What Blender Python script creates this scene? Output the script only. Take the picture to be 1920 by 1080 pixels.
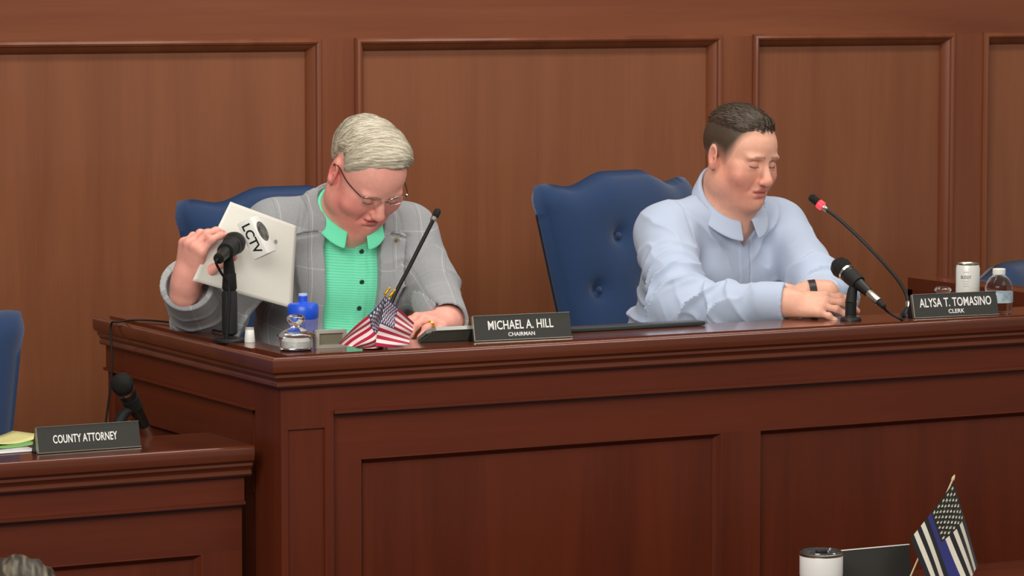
import bpy, bmesh, math, random
import numpy as np
from mathutils import Vector, Matrix
random.seed(7); np.random.seed(7)
for o in list(bpy.data.objects): bpy.data.objects.remove(o)
scn = bpy.context.scene; COL = scn.collection
# ---------------------------------------------------------------- camera (fitted to the vanishing lines of desk and wall)
F = 6500.0; TH = math.radians(28.0); TI = math.atan((540 + 35) / F)
FH = np.array([math.sin(TH), math.cos(TH), 0.]); RT = np.array([math.cos(TH), -math.sin(TH), 0.]); ZZ = np.array([0, 0, 1.])
FW = FH * math.cos(TI) - ZZ * math.sin(TI); UP = FH * math.sin(TI) + ZZ * math.cos(TI)
LZ = 1.5                                   # height of the bench ledge
def ray(x, y): return FW + RT * (x - 960) / F + UP * (540 - y) / F
CAM = np.array([0, 0, LZ]) - ray(512, 672) * 7.0
def atY(x, y, Y): r = ray(x, y); return CAM + r * (Y - CAM[1]) / r[1]      # pixel -> point on the plane Y
def atZ(x, y, z): r = ray(x, y); return CAM + r * (z - CAM[2]) / r[2]      # pixel -> point at height z
cd = bpy.data.cameras.new('camera'); cam = bpy.data.objects.new('camera', cd); COL.objects.link(cam)
cd.sensor_width = 36; cd.lens = 36 * F / 1920; cd.clip_end = 60
cam.matrix_world = Matrix(((RT[0], UP[0], -FW[0], CAM[0]), (RT[1], UP[1], -FW[1], CAM[1]), (RT[2], UP[2], -FW[2], CAM[2]), (0, 0, 0, 1)))
scn.camera = cam
# ---------------------------------------------------------------- light
wd = bpy.data.worlds.new('world'); scn.world = wd; wd.use_nodes = True
wd.node_tree.nodes['Background'].inputs[0].default_value = (1.0, 0.93, 0.86, 1); wd.node_tree.nodes['Background'].inputs[1].default_value = 0.30
def area(name, loc, tgt, sx, sy, power, col=(1, .95, .88)):
    l = bpy.data.lights.new(name, 'AREA'); l.shape = 'RECTANGLE'; l.size = sx; l.size_y = sy; l.energy = power; l.color = col
    o = bpy.data.objects.new(name, l); COL.objects.link(o); o.location = loc
    o.rotation_euler = (Vector(tgt) - Vector(loc)).to_track_quat('-Z', 'Y').to_euler(); return o
area('ceiling_panel_light', (1.3, 0.25, 3.7), (1.3, 0.45, 0), 3.8, .4, 54)
area('ceiling_panel_light', (-2.5, -3.7, 3.6), (0.8, 0.5, 1.5), 3.2, 1.4, 225)
area('ceiling_panel_light', (2.6, -2.6, 3.8), (1.2, 0.5, 1.4), 1.6, 1.2, 40)
vs = scn.view_settings; vs.view_transform = 'Standard'; vs.look = 'None'; vs.gamma = 1; vs.use_curve_mapping = False; vs.exposure = -0.12
# ---------------------------------------------------------------- materials
def s2l(c): return tuple(((v / 255) / 12.92 if v / 255 <= .04045 else ((v / 255 + .055) / 1.055) ** 2.4) for v in c)
MT = {}
def mat(name, col, rough=.5, metal=0, coat=0, bump=0, bscale=200, trans=0, emit=None, es=1, spec=.5, noise=0, nscale=30, sheen=0, ior=1.45, attr=None, stretch=(1, 1, 1), alpha=1.0):
    if name in MT: return MT[name]
    m = bpy.data.materials.new(name); m.use_nodes = True; n = m.node_tree.nodes; L = m.node_tree.links; b = n['Principled BSDF']
    c = s2l(col); b.inputs['Base Color'].default_value = (*c, 1); b.inputs['Roughness'].default_value = rough; b.inputs['Metallic'].default_value = metal
    b.inputs['Coat Weight'].default_value = coat; b.inputs['Coat Roughness'].default_value = .12; b.inputs['Transmission Weight'].default_value = trans
    b.inputs['Specular IOR Level'].default_value = spec; b.inputs['IOR'].default_value = ior
    b.inputs['Alpha'].default_value = alpha
    if sheen: b.inputs['Sheen Weight'].default_value = sheen
    if emit: b.inputs['Emission Color'].default_value = (*s2l(emit), 1); b.inputs['Emission Strength'].default_value = es
    if bump or noise:
        tc = n.new('ShaderNodeTexCoord'); mp = n.new('ShaderNodeMapping'); L.new(tc.outputs['Object'], mp.inputs[0]); mp.inputs['Scale'].default_value = stretch
    src = None
    if attr:
        a = n.new('ShaderNodeAttribute'); a.attribute_name = attr; src = a.outputs['Color']; L.new(src, b.inputs['Base Color'])
    if noise:
        t = n.new('ShaderNodeTexNoise'); t.inputs['Scale'].default_value = nscale; t.inputs['Detail'].default_value = 4; L.new(mp.outputs[0], t.inputs[0])
        x = n.new('ShaderNodeMix'); x.data_type = 'RGBA'; x.blend_type = 'MULTIPLY'; x.inputs[0].default_value = 1
        r = n.new('ShaderNodeMapRange'); L.new(t.outputs[0], r.inputs[0]); r.inputs[1].default_value = .3; r.inputs[2].default_value = .7; r.inputs[3].default_value = 1 - noise; r.inputs[4].default_value = 1 + noise * .3
        if src: L.new(src, x.inputs[6])
        else: x.inputs[6].default_value = (*c, 1)
        L.new(r.outputs[0], x.inputs[7]); L.new(x.outputs[2], b.inputs['Base Color'])
    if bump:
        t = n.new('ShaderNodeTexNoise'); t.inputs['Scale'].default_value = bscale; t.inputs['Detail'].default_value = 3; L.new(mp.outputs[0], t.inputs[0])
        u = n.new('ShaderNodeBump'); u.inputs['Strength'].default_value = bump; u.inputs['Distance'].default_value = .002; L.new(t.outputs[0], u.inputs['Height']); L.new(u.outputs[0], b.inputs['Normal'])
    MT[name] = m; return m
def wood(name, c1, c2, axis, rough=.34, coat=.25):
    m = bpy.data.materials.new(name); m.use_nodes = True; n = m.node_tree.nodes; L = m.node_tree.links; b = n['Principled BSDF']
    tc = n.new('ShaderNodeTexCoord'); oi = n.new('ShaderNodeObjectInfo'); mp = n.new('ShaderNodeMapping'); L.new(tc.outputs['Object'], mp.inputs[0])
    rv = n.new('ShaderNodeVectorMath'); rv.operation = 'SCALE'; cx = n.new('ShaderNodeCombineXYZ'); L.new(oi.outputs['Random'], rv.inputs['Scale']); rv.inputs[0].default_value = (17, 23, 31); L.new(rv.outputs[0], mp.inputs['Location'])
    sc = [9, 9, 9]; sc[axis] = .7; mp.inputs['Scale'].default_value = sc
    t = n.new('ShaderNodeTexNoise'); t.inputs['Scale'].default_value = 1.0; t.inputs['Detail'].default_value = 6; t.inputs['Roughness'].default_value = .6; t.inputs['Distortion'].default_value = .6; L.new(mp.outputs[0], t.inputs[0])
    mp2 = n.new('ShaderNodeMapping'); L.new(tc.outputs['Object'], mp2.inputs[0]); s2 = [140, 140, 140]; s2[axis] = 4; mp2.inputs['Scale'].default_value = s2
    f = n.new('ShaderNodeTexNoise'); f.inputs['Scale'].default_value = 1; f.inputs['Detail'].default_value = 3; L.new(mp2.outputs[0], f.inputs[0])
    cr = n.new('ShaderNodeValToRGB'); cr.color_ramp.elements[0].position = .32; cr.color_ramp.elements[1].position = .7
    cr.color_ramp.elements[0].color = (*s2l(c2), 1); cr.color_ramp.elements[1].color = (*s2l(c1), 1); L.new(t.outputs[0], cr.inputs[0])
    x = n.new('ShaderNodeMix'); x.data_type = 'RGBA'; x.blend_type = 'MULTIPLY'; x.inputs[0].default_value = 1; L.new(cr.outputs[0], x.inputs[6])
    r = n.new('ShaderNodeMapRange'); L.new(f.outputs[0], r.inputs[0]); r.inputs[1].default_value = .3; r.inputs[2].default_value = .7; r.inputs[3].default_value = .95; r.inputs[4].default_value = 1.02; L.new(r.outputs[0], x.inputs[7])
    L.new(x.outputs[2], b.inputs['Base Color']); b.inputs['Roughness'].default_value = rough; b.inputs['Coat Weight'].default_value = coat; b.inputs['Coat Roughness'].default_value = .1
    b.inputs['Specular IOR Level'].default_value = .3
    MT[name] = m; return m
W1, W2 = (126, 72, 45), (109, 57, 35)
WV = wood('cherry_vertical', W1, W2, 2); WX = wood('cherry_along_x', W1, W2, 0); WY = wood('cherry_along_y', W1, W2, 1)
WPAN = wood('cherry_panel', (134, 82, 54), (120, 70, 45), 2, .36)
WDV = wood('bench_vertical', (100, 42, 21), (82, 32, 16), 2, .42, .08); WDX = wood('bench_along_x', (100, 42, 21), (82, 32, 16), 0, .42, .08); WDY = wood('bench_along_y', (108, 46, 23), (88, 35, 17), 1, .42, .08)
WTOP = wood('bench_top', (104, 52, 32), (86, 40, 24), 0, .22, .6); WTOPY = wood('bench_top_side', (106, 52, 32), (88, 40, 24), 1, .22, .6)
# ---------------------------------------------------------------- object helpers
def link(o, parent=None):
    COL.objects.link(o)
    if parent: o.parent = parent
    return o
def meshobj(name, V, Fc, m=None, parent=None, smooth=False, sharp=None):
    me = bpy.data.meshes.new(name); me.from_pydata([tuple(map(float, v)) for v in V], [], Fc); me.update()
    if m: me.materials.append(m)
    if smooth:
        me.polygons.foreach_set('use_smooth', [True] * len(me.polygons))
        if sharp: me.set_sharp_from_angle(angle=math.radians(sharp))
    return link(bpy.data.objects.new(name, me), parent)
def bmobj(name, bm, m=None, parent=None, smooth=False, sharp=35):
    me = bpy.data.meshes.new(name); bm.normal_update(); bm.to_mesh(me); bm.free()
    if m: me.materials.append(m)
    if smooth: me.polygons.foreach_set('use_smooth', [True] * len(me.polygons)); me.set_sharp_from_angle(angle=math.radians(sharp))
    return link(bpy.data.objects.new(name, me), parent)
def box(name, lo, hi, m, parent=None, bev=0.0, seg=2):
    bm = bmesh.new(); bmesh.ops.create_cube(bm, size=1)
    for v in bm.verts: v.co = Vector([lo[i] + (v.co[i] + .5) * (hi[i] - lo[i]) for i in range(3)])
    if bev: bmesh.ops.bevel(bm, geom=bm.edges[:], offset=bev, segments=seg, affect='EDGES', profile=.5)
    return bmobj(name, bm, m, parent, smooth=bev > 0)
def lathe(name, prof, m, parent=None, n=40, M=None, sharp=40):
    V = []; Fc = []; rows = len(prof)
    for r, z in prof:
        for k in range(n):
            a = 2 * math.pi * k / n; V.append(Vector((max(r, 1e-5) * math.cos(a), max(r, 1e-5) * math.sin(a), z)))
    for i in range(rows - 1):
        for k in range(n): Fc.append((i * n + k, i * n + (k + 1) % n, (i + 1) * n + (k + 1) % n, (i + 1) * n + k))
    if prof[0][0] > 1e-4: Fc.append(tuple(reversed(range(n))))
    if prof[-1][0] > 1e-4: Fc.append(tuple(range((rows - 1) * n, rows * n)))
    if M is not None: V = [M @ v for v in V]
    return meshobj(name, V, Fc, m, parent, True, sharp)
def frame_to(a, b):                                    # matrix whose local Z runs from a to b
    a = Vector(a); b = Vector(b); return Matrix.Translation(a) @ (b - a).to_track_quat('Z', 'Y').to_matrix().to_4x4()
def catmull(pts, n=8):
    P = [np.array(p, float) for p in pts]; P = [2 * P[0] - P[1]] + P + [2 * P[-1] - P[-2]]; out = []
    for i in range(1, len(P) - 2):
        for t in np.linspace(0, 1, n, endpoint=False):
            a, b, c, d = P[i - 1:i + 3]; out.append(.5 * (2 * b + (c - a) * t + (2 * a - 5 * b + 4 * c - d) * t * t + (3 * b - a - 3 * c + d) * t ** 3))
    out.append(P[-2]); return out
def tube(name, pts, r, m, parent=None, n=10, smooth_path=True):
    P = catmull(pts) if smooth_path and len(pts) > 2 else [np.array(p, float) for p in pts]
    rr = r if isinstance(r, (list, tuple, np.ndarray)) else None
    V = []; Fc = []; up = None
    for i, p in enumerate(P):
        t = P[min(i + 1, len(P) - 1)] - P[max(i - 1, 0)]; t = t / (np.linalg.norm(t) + 1e-9)
        if up is None: up = np.cross(t, [0.3, .5, .8]); up /= np.linalg.norm(up)
        up = up - t * (up @ t); up /= np.linalg.norm(up); s = np.cross(t, up)
        ri = np.interp(i / (len(P) - 1), np.linspace(0, 1, len(rr)), rr) if rr is not None else r
        for k in range(n):
            a = 2 * math.pi * k / n; V.append(p + ri * (math.cos(a) * up + math.sin(a) * s))
    for i in range(len(P) - 1):
        for k in range(n): Fc.append((i * n + k, i * n + (k + 1) % n, (i + 1) * n + (k + 1) % n, (i + 1) * n + k))
    Fc.append(tuple(reversed(range(n)))); Fc.append(tuple(range((len(P) - 1) * n, len(P) * n)))
    return meshobj(name, V, Fc, m, parent, True, 50)
def sweep(name, path, prof, m, parent=None):           # profile (outward offset, z) swept along an open XY path, mitred; outward = right-hand side
    path = [np.array(p, float) for p in path]; V = []; Fc = []; n = len(prof)
    for i, p in enumerate(path):
        d0 = path[i] - path[i - 1] if i else path[1] - path[0]; d1 = path[i + 1] - path[i] if i < len(path) - 1 else d0
        d0 = d0 / np.linalg.norm(d0); d1 = d1 / np.linalg.norm(d1); n0 = np.array([d0[1], -d0[0]]); n1 = np.array([d1[1], -d1[0]])
        b = n0 + n1; b = b / (b @ n0)
        for o_, z in prof: q = p + b * o_; V.append((q[0], q[1], z))
    for i in range(len(path) - 1):
        for k in range(n - 1): Fc.append((i * n + k, (i + 1) * n + k, (i + 1) * n + k + 1, i * n + k + 1))
        Fc.append((i * n + n - 1, (i + 1) * n + n - 1, (i + 1) * n, i * n))
    Fc.append(tuple(range(n))); Fc.append(tuple(reversed(range((len(path) - 1) * n, len(path) * n))))
    o = meshobj(name, V, Fc, m, parent, True, 28)
    bm = bmesh.new(); bm.from_mesh(o.data); bmesh.ops.recalc_face_normals(bm, faces=bm.faces[:]); bm.to_mesh(o.data); bm.free(); return o
def thing(name, label, cat, loc=(0, 0, 0), rz=0, group=None):
    o = bpy.data.objects.new(name, None); o.empty_display_size = .05; COL.objects.link(o); o.location = tuple(map(float, loc)); o.rotation_euler = (0, 0, rz)
    o['label'] = label; o['category'] = cat
    if group: o['group'] = group
    return o
def tag(o, label, cat, group=None):
    o['label'] = label; o['category'] = cat
    if group: o['group'] = group
    return o
def struct(o): o['kind'] = 'structure'; return o
def text(name, body, width, height, M, m, parent, bold=.012, depth=.0006):
    cu = bpy.data.curves.new(name, 'FONT'); cu.body = body; cu.align_x = 'CENTER'; cu.align_y = 'CENTER'; cu.extrude = .01; cu.offset = bold; cu.space_character = 1.02; cu.resolution_u = 3
    t = bpy.data.objects.new(name, cu); COL.objects.link(t); bpy.context.view_layer.update()
    dg = bpy.context.evaluated_depsgraph_get(); me = bpy.data.meshes.new_from_object(t.evaluated_get(dg)); bpy.data.objects.remove(t)
    n = len(me.vertices); c = np.empty(n * 3, np.float32); me.vertices.foreach_get('co', c); c = c.reshape(-1, 3)
    lo = c.min(0); hi = c.max(0); c = (c - (lo + hi) / 2) * np.array([width / (hi[0] - lo[0]), height / (hi[1] - lo[1]), depth / max(1e-6, hi[2] - lo[2])])
    Mn = np.array(M); c = c @ Mn[:3, :3].T + Mn[:3, 3]; me.vertices.foreach_set('co', c.astype(np.float32).ravel()); me.update(); me.materials.clear(); me.materials.append(m)
    return link(bpy.data.objects.new(name, me), parent)
BLACK = mat('black_plastic', (22, 22, 22), .45); SILVER = mat('brushed_steel', (190, 186, 172), .28, 1); WHITE = mat('white_plastic', (232, 232, 226), .4)
RUB = mat('black_rubber', (16, 16, 16), .7); GOLD = mat('gold_plastic', (212, 160, 40), .3, .8)
# ================================================================ the setting
struct(box('floor', (-5, -5, -.1), (7, 1.9, 0), mat('carpet', (70, 62, 58), .95, bump=.6, bscale=300)))
struct(box('floor_dais', (.03, .12, 0.001), (2.31, 1.72, .70), mat('carpet', (70, 62, 58))))
struct(box('floor_dais_side', (-2.6, .2, 0.001), (.028, 1.72, .46), mat('carpet', (70, 62, 58))))
struct(box('floor_dais_far', (2.312, .2, 0.001), (5.0, 1.72, .46), mat('carpet', (70, 62, 58))))
WY0 = 1.70
wall = struct(box('wall_back', (-3.2, WY0 + .03, 0), (6.2, WY0 + .15, 3.1), WV))
PTOP = 2.110; PBOT = .85
pan = [(-.90, .892), (.996, 2.09), (2.198, 2.858), (2.966, 3.626), (3.734, 4.9)]
def wallpart(name, lo, hi, m, bev=0): o = box(name, lo, hi, m, wall, bev); return o
wallpart('top_rail', (-3.2, WY0, PTOP), (6.2, WY0 + .03, 3.1), WX)
wallpart('bottom_rail', (-3.2, WY0, 0), (6.2, WY0 + .03, PBOT), WX)
xs = [-3.2] + [v for p in pan for v in p] + [6.2]
for i in range(0, len(xs), 2): wallpart('stile', (xs[i], WY0, PBOT), (xs[i + 1], WY0 + .03, PTOP), WV)
def moulding_frame(name, a0, a1, b0, b1, prof, m, parent, tf):    # closed picture-frame moulding; prof (inward, out); tf maps (a, b, out) to world
    V = []; Fc = []; n = len(prof)
    cs = [(a0, b0, 1, 1), (a1, b0, -1, 1), (a1, b1, -1, -1), (a0, b1, 1, -1)]
    for a, b, sa, sb in cs:
        for i, o_ in prof: V.append(tf(a + sa * i, b + sb * i, o_))
    for c in range(4):
        for k in range(n - 1): Fc.append((c * n + k, ((c + 1) % 4) * n + k, ((c + 1) % 4) * n + k + 1, c * n + k + 1))
        Fc.append((c * n + n - 1, ((c + 1) % 4) * n + n - 1, ((c + 1) % 4) * n, c * n))
    o = meshobj(name, V, Fc, m, parent, True, 30)
    bm = bmesh.new(); bm.from_mesh(o.data); bmesh.ops.recalc_face_normals(bm, faces=bm.faces[:]); bm.to_mesh(o.data); bm.free(); return o
BOLE = [(-.004, -.01), (-.004, .006), (0, .012), (.006, .014), (.011, .011), (.013, .005), (.018, .001), (.026, -.010), (.030, -.019), (.031, -.03), (0, -.03)]
for a0, a1 in pan:
    wallpart('panel', (a0, WY0 + .022, PBOT), (a1, WY0 + .0299, PTOP), WPAN)
    moulding_frame('panel_moulding', a0, a1, PBOT, PTOP, BOLE, WV, wall, lambda a, b, o_: (a, WY0 - o_, b))
# ================================================================ bench, side desk, front desk
def ledge_prof(z):   # outward offset from the frieze line, z
    return [(-.03, z), (.0225, z), (.0252, z - .0005), (.0276, z - .0017), (.0295, z - .0036), (.0307, z - .0060), (.0312, z - .0090), (.0312, z - .022), (.029, z - .030), (.025, z - .034), (.021, z - .036), (.021, z - .042), (.017, z - .046), (.013, z - .052), (.015, z - .054), (.016, z - .060), (.013, z - .064), (0, z - .066), (-.03, z - .066)]
def panelling(parent, face, u0, u1, zt, zb, splits, mats, name_bead=True):
    """framed panels on a vertical face: face(u, out, z) -> world; frieze line is out=0"""
    def slab(name, a0, a1, z0, z1, o0, o1, m):
        V = [face(a, o_, z) for z in (z0, z1) for o_ in (o0, o1) for a in (a0, a1)]
        o = meshobj(name, V, [(0, 1, 3, 2), (4, 6, 7, 5), (0, 4, 5, 1), (2, 3, 7, 6), (0, 2, 6, 4), (1, 5, 7, 3)], m, parent)
        bm = bmesh.new(); bm.from_mesh(o.data); bmesh.ops.recalc_face_normals(bm, faces=bm.faces[:]); bm.to_mesh(o.data); bm.free(); return o
    mh, mv = mats
    slab('frieze', u0, u1, zt - .117, zt - .06, -.04, 0, mh)
    slab('bead', u0, u1, zt - .124, zt - .117, -.04, .007, mh)
    slab('top_rail', u0, u1, zt - .222, zt - .1241, -.05, -.014, mh)
    slab('bottom_rail', u0, u1, zb, zb + .10, -.05, -.014, mh)
    edges = [u0] + [v for s in splits for v in s] + [u1]
    for i in range(0, len(edges), 2): slab('stile', edges[i], edges[i + 1], zb + .10, zt - .222, -.05, -.014, mv)
    for a0, a1 in splits:
        slab('panel', a0, a1, zb + .10, zt - .222, -.05, -.032, mv)
        moulding_frame('panel_moulding', a0, a1, zb + .10, zt - .222, [(0, -.014), (.003, -.0135), (.006, -.020), (.010, -.026), (.014, -.031), (.014, -.04), (0, -.04)], mv, parent, lambda a, b, o_: face(a, o_, b))
    return slab
bench = thing('council_bench', 'long raised cherry wood bench with moulded ledge in front of the two men', 'bench', (0, 0, 0))
BX0, BX1, BYB, FR = .03, 2.305, 1.0, .03     # frieze lines: left x, right x, back y, front y
path = [(BX0, BYB), (BX0, FR), (BX1, FR), (BX1, BYB)]
path = path[::-1] if False else path
# path runs back-left -> front-left -> front-right -> back-right; outward is on the right-hand side walking so
sweep('ledge_moulding', path, ledge_prof(LZ)[1:], WTOP, bench)
box('ledge_top', (BX0 + .02, FR + .02 - .01, LZ - .03), (BX1 - .02, .20, LZ - .0002), WTOP, bench)
box('ledge_top', (BX0 + .02 - .01, .2001, LZ - .03), (.105, BYB, LZ - .0002), WTOPY, bench)
box('ledge_top', (2.232, .2001, LZ - .03), (BX1 - .01, BYB, LZ - .0002), WTOPY, bench)
for lo, hi in (((BX0 + .01, .195, 1.2), (BX1 - .01, .20, LZ - .03)), ((.098, .2, 1.2), (.105, BYB, LZ - .03)), ((2.232, .2, .7), (2.239, BYB, LZ - .03)), ((BX0 + .005, BYB - .02, .7), (.105, BYB, LZ - .031)), ((2.232, BYB - .02, .7), (BX1 - .005, BYB, LZ - .031))):
    box('inner_panel', lo, hi, WDV, bench)
box('worktop', (.106, .2005, 1.425), (2.231, .62, 1.45), mat('worktop_laminate', (58, 40, 34), .35), bench, .004)
slabF = panelling(bench, lambda u, o_, z: (u, FR - o_, z), .148, BX1, LZ, .02, [(.214, 1.089), (1.185, 2.06)], (WDX, WDV))
# corner pillar: a proud post with a narrow sunk panel
slabF('corner_post', .0301, .148, .02, LZ - .061, -.03, -.006, WDV)
slabF('corner_post', .03, .045, .02, LZ - .06, -.0181, 0, WDV); slabF('corner_post', .128, .148, .02, LZ - .06, -.0181, 0, WDV)
slabF('corner_post_rail', .045, .128, LZ - .152, LZ - .06, -.0181, 0, WDV); slabF('corner_post_rail', .045, .128, .02, .14, -.0181, 0, WDV)
panelling(bench, lambda u, o_, z: (BX0 - o_, u, z), .16, BYB, LZ, .02, [(.24, .90)], (WDY, WDV))
box('corner_post', (BX0, FR + .0182, .02), (BX0 + .02, .1601, LZ - .0605), WDV, bench)
panelling(bench, lambda u, o_, z: (BX1 + o_, u, z), FR, BYB, LZ, .02, [(.14, .90)], (WDY, WDV))
# side desk (lower) that butts against the bench
AZ = 1.312
sdesk = thing('side_desk', 'lower cherry wood desk with moulded ledge left of the bench corner', 'desk', (0, 0, 0))
sweep('ledge_moulding', [(-2.4, .122), (-.002, .122)], ledge_prof(AZ)[1:], WTOP, sdesk)
box('ledge_top', (-2.4, .10, AZ - .03), (-.002, .33, AZ - .0002), WTOP, sdesk)
box('worktop', (-2.4, .331, AZ - .075), (-.012, .75, AZ - .05), mat('worktop_laminate', (58, 40, 34)), sdesk, .004)
box('inner_panel', (-2.4, .32, .47), (-.012, .33, AZ - .03), WDV, sdesk)
panelling(sdesk, lambda u, o_, z: (u, .122 - o_, z), -2.4, -.012, AZ, .02, [(-2.3, -1.25), (-1.15, -.10)], (WDX, WDV))
# front desk at the lower right corner of the picture
FZ = 1.02
fdesk = thing('front_desk', 'low cherry wood desk below the bench carrying the tumbler and striped flag', 'desk', (0, 0, 0))
sweep('ledge_moulding', [(.35, -.72), (3.0, -.72)], ledge_prof(FZ)[1:], WTOP, fdesk)
box('ledge_top', (.35, -.74, FZ - .03), (3.0, -.375, FZ - .0002), WTOP, fdesk, .004)
box('inner_panel', (.36, -.43, .02), (2.99, -.42, FZ - .03), WDV, fdesk)
panelling(fdesk, lambda u, o_, z: (u, -.72 - o_, z), .35, 3.0, FZ, .02, [(.42, 1.62), (1.72, 2.93)], (WDX, WDV))
# right next desk beyond the far return (lower level, same as the side desk)
# ================================================================ chairs
NAVY = mat('navy_fabric', (36, 58, 94), .85, bump=.25, bscale=900, sheen=.25, spec=.2); CHB = mat('chair_base_black', (24, 24, 26), .4)
def make_chair(label, loc, rz, floor, group, lift=0):
    """tufted camel-back swivel chair; local -Y is the way it faces, origin on its floor"""
    t = thing('swivel_chair', label, 'chair', (loc[0], loc[1], floor), rz, group)
    H0, H1, NU, NV = .44, 1.075 + lift, 48, 48; tuft = [(-.07, .93), (.07, .93), (0, .80), (-.15, .80), (.15, .80), (-.07, .67), (.07, .67)]
    def outline(u):      # top edge height over the width
        a = abs(u); t_ = min(1, max(0, (a - .22) / .46)); return H1 - .036 * t_ * t_ * (3 - 2 * t_) + .010 * math.exp(-((a - .88) / .16) ** 2)
    V = []; Fc = []
    for side in (0, 1):
        for j in range(NV + 1):
            v = j / NV; hw = .190 + .070 * min(1, v / .85) ** .9 + .010 * math.exp(-((v - .94) / .05) ** 2)
            for i in range(NU + 1):
                u = -1 + 2 * i / NU; x = u * hw; z = H0 + (outline(u) - H0) * v
                e = (1 - min(1, abs(u) ** 5)) ** .45 * (1 - max(0, (v - .86) / .14) ** 3) ** .5 * min(1, (v + .02) / .05) ** .5
                if side == 0:
                    y = -.012 - .062 * e - .02 * math.exp(-((v - .2) / .25) ** 2) * e
                    for bx_, bz in tuft: d = math.hypot(x - bx_, z - bz); y += .020 * math.exp(-(d / .020) ** 2) + .010 * math.exp(-(d / .055) ** 2)
                else: y = -.012 + .05 * e
                V.append((x, y + .13 * (v - .1) ** 1 * .9 + .22 + .03 * (u * u), z))
    n = (NU + 1) * (NV + 1)
    for s in (0, 1):
        for j in range(NV):
            for i in range(NU):
                a = s * n + j * (NU + 1) + i; q = (a, a + 1, a + NU + 2, a + NU + 1); Fc.append(q if s == 0 else q[::-1])
    rim = [j * (NU + 1) for j in range(NV, -1, -1)] + list(range(1, NU + 1)) + [j * (NU + 1) + NU for j in range(1, NV + 1)] + [NV * (NU + 1) + i for i in range(NU - 1, 0, -1)]
    for k in range(len(rim)): a, b = rim[k], rim[(k + 1) % len(rim)]; Fc.append((b, a, a + n, b + n))
    bk = meshobj('backrest', V, Fc, NAVY, t, True)
    for bx_, bz in tuft[:]:
        v = (bz - H0) / (H1 - H0); lathe('button', [(0, .004), (.006, .003), (.009, 0), (.009, -.002)], NAVY, bk, 14, Matrix.Translation((bx_, -.058 + .22 + .117 * (v - .1) + .03 * (bx_ / .25) ** 2, bz)) @ Matrix.Rotation(math.radians(90), 4, 'X'))
    st = box('seat', (-.26, -.27, .40), (.26, .24, .51), NAVY, t, .04, 5)
    for s in (-1, 1):
        tube('armrest', [(s * .29, .20, .46), (s * .30, .19, .60), (s * .30, .12, .66), (s * .30, -.12, .66), (s * .295, -.16, .60), (s * .285, -.14, .43)], .021, CHB, t)
    lathe('gas_column', [(.026, .1), (.026, .28), (.02, .28), (.02, .41)], CHB, t, 20)
    for k in range(5):
        a = 2 * math.pi * k / 5 + .3; c, s = math.cos(a), math.sin(a)
        lg = tube('base_spoke', [(0, 0, .11), (.16 * c, .16 * s, .10), (.29 * c, .29 * s, .075)], [.026, .022, .016], CHB, t)
        lathe('caster', [(.010, -.012), (.027, -.012), (.027, .012), (.010, .012)], RUB, lg, 18, Matrix.Translation((.29 * c, .29 * s, .0275)) @ Matrix.Rotation(a + 1.57, 4, 'Z') @ Matrix.Rotation(math.radians(90), 4, 'X'))
    return t
GC = 'navy tufted swivel chairs'
make_chair('navy tufted chair behind the man in the grey jacket', (.545, .82), math.radians(2), .70, GC)
make_chair('navy tufted chair behind the man in the light blue shirt', (1.545, .86), math.radians(14), .70, GC, .012)
make_chair('navy chair at the left edge behind the side desk', (-.585, .60), math.radians(-18), .46, GC, .03)
make_chair('navy chair at the far right beyond the bench end', (2.93, 1.02), math.radians(30), .46, GC, -.035)
# ================================================================ nameplates
PLATE = mat('nameplate_black', (50, 50, 47), .5); INK = mat('nameplate_white', (240, 240, 236), .5); TRIM = mat('nameplate_trim', (176, 172, 158), .3, .9)
def nameplate(label, loc, rz, w, h, lines, group='engraved black nameplates', tilt=14):
    t = thing('nameplate', label, 'nameplate', loc, rz, group); a = math.radians(tilt); s, c = math.sin(a), math.cos(a)
    def pt(u, v, o_): return (u, -.012 + v * s - o_ * c, v * c + o_ * s)
    V = [pt(u, v, o_) for o_ in (0, .004) for v in (.002, h) for u in (-w / 2, w / 2)]
    meshobj('face', V, [(0, 2, 3, 1), (4, 5, 7, 6), (0, 1, 5, 4), (2, 6, 7, 3), (0, 4, 6, 2), (1, 3, 7, 5)], PLATE, t)
    y1 = .024
    meshobj('holder', [pt(-w / 2, .002, -.0002), pt(w / 2, .002, -.0002), pt(-w / 2, h, -.0002), pt(w / 2, h, -.0002), (-w / 2, y1, 0), (w / 2, y1, 0)], [(0, 1, 3, 2), (2, 3, 5, 4), (0, 4, 5, 1), (0, 2, 4), (1, 5, 3)], BLACK, t)
    def bar(u0, u1, v0, v1, m=TRIM):
        V = [pt(u, v, o_) for o_ in (-.002, .0055) for v in (v0, v1) for u in (u0, u1)]
        meshobj('trim', V, [(0, 2, 3, 1), (4, 5, 7, 6), (0, 1, 5, 4), (2, 6, 7, 3), (0, 4, 6, 2), (1, 3, 7, 5)], m, t)
    bar(-w / 2 - .001, w / 2 + .001, .0, .0016); bar(-w / 2 - .0022, -w / 2, .0, h); bar(-w / 2, w / 2, h, h + (.0008 if lines else .0020), TRIM if lines else INK)
    for body, tw, th, v, u in lines:
        M = Matrix(((1, 0, 0, u), (0, s, -c, pt(u, v, .0042)[1]), (0, c, s, pt(u, v, .0042)[2]), (0, 0, 0, 1)))
        text('lettering', body, tw, th, M, INK, t)
    return t
p0, p1 = atZ(884, 640, LZ), atZ(1068, 632, LZ)
nameplate('black nameplate lettered CHAIRMAN standing on the bench ledge', ((p0[0] + p1[0]) / 2, .098, LZ), -.06, .226, .054, [('MICHAEL A. HILL', .152, .0195, .033, -.004), ('CHAIRMAN', .062, .0085, .0125, -.004)])
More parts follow.
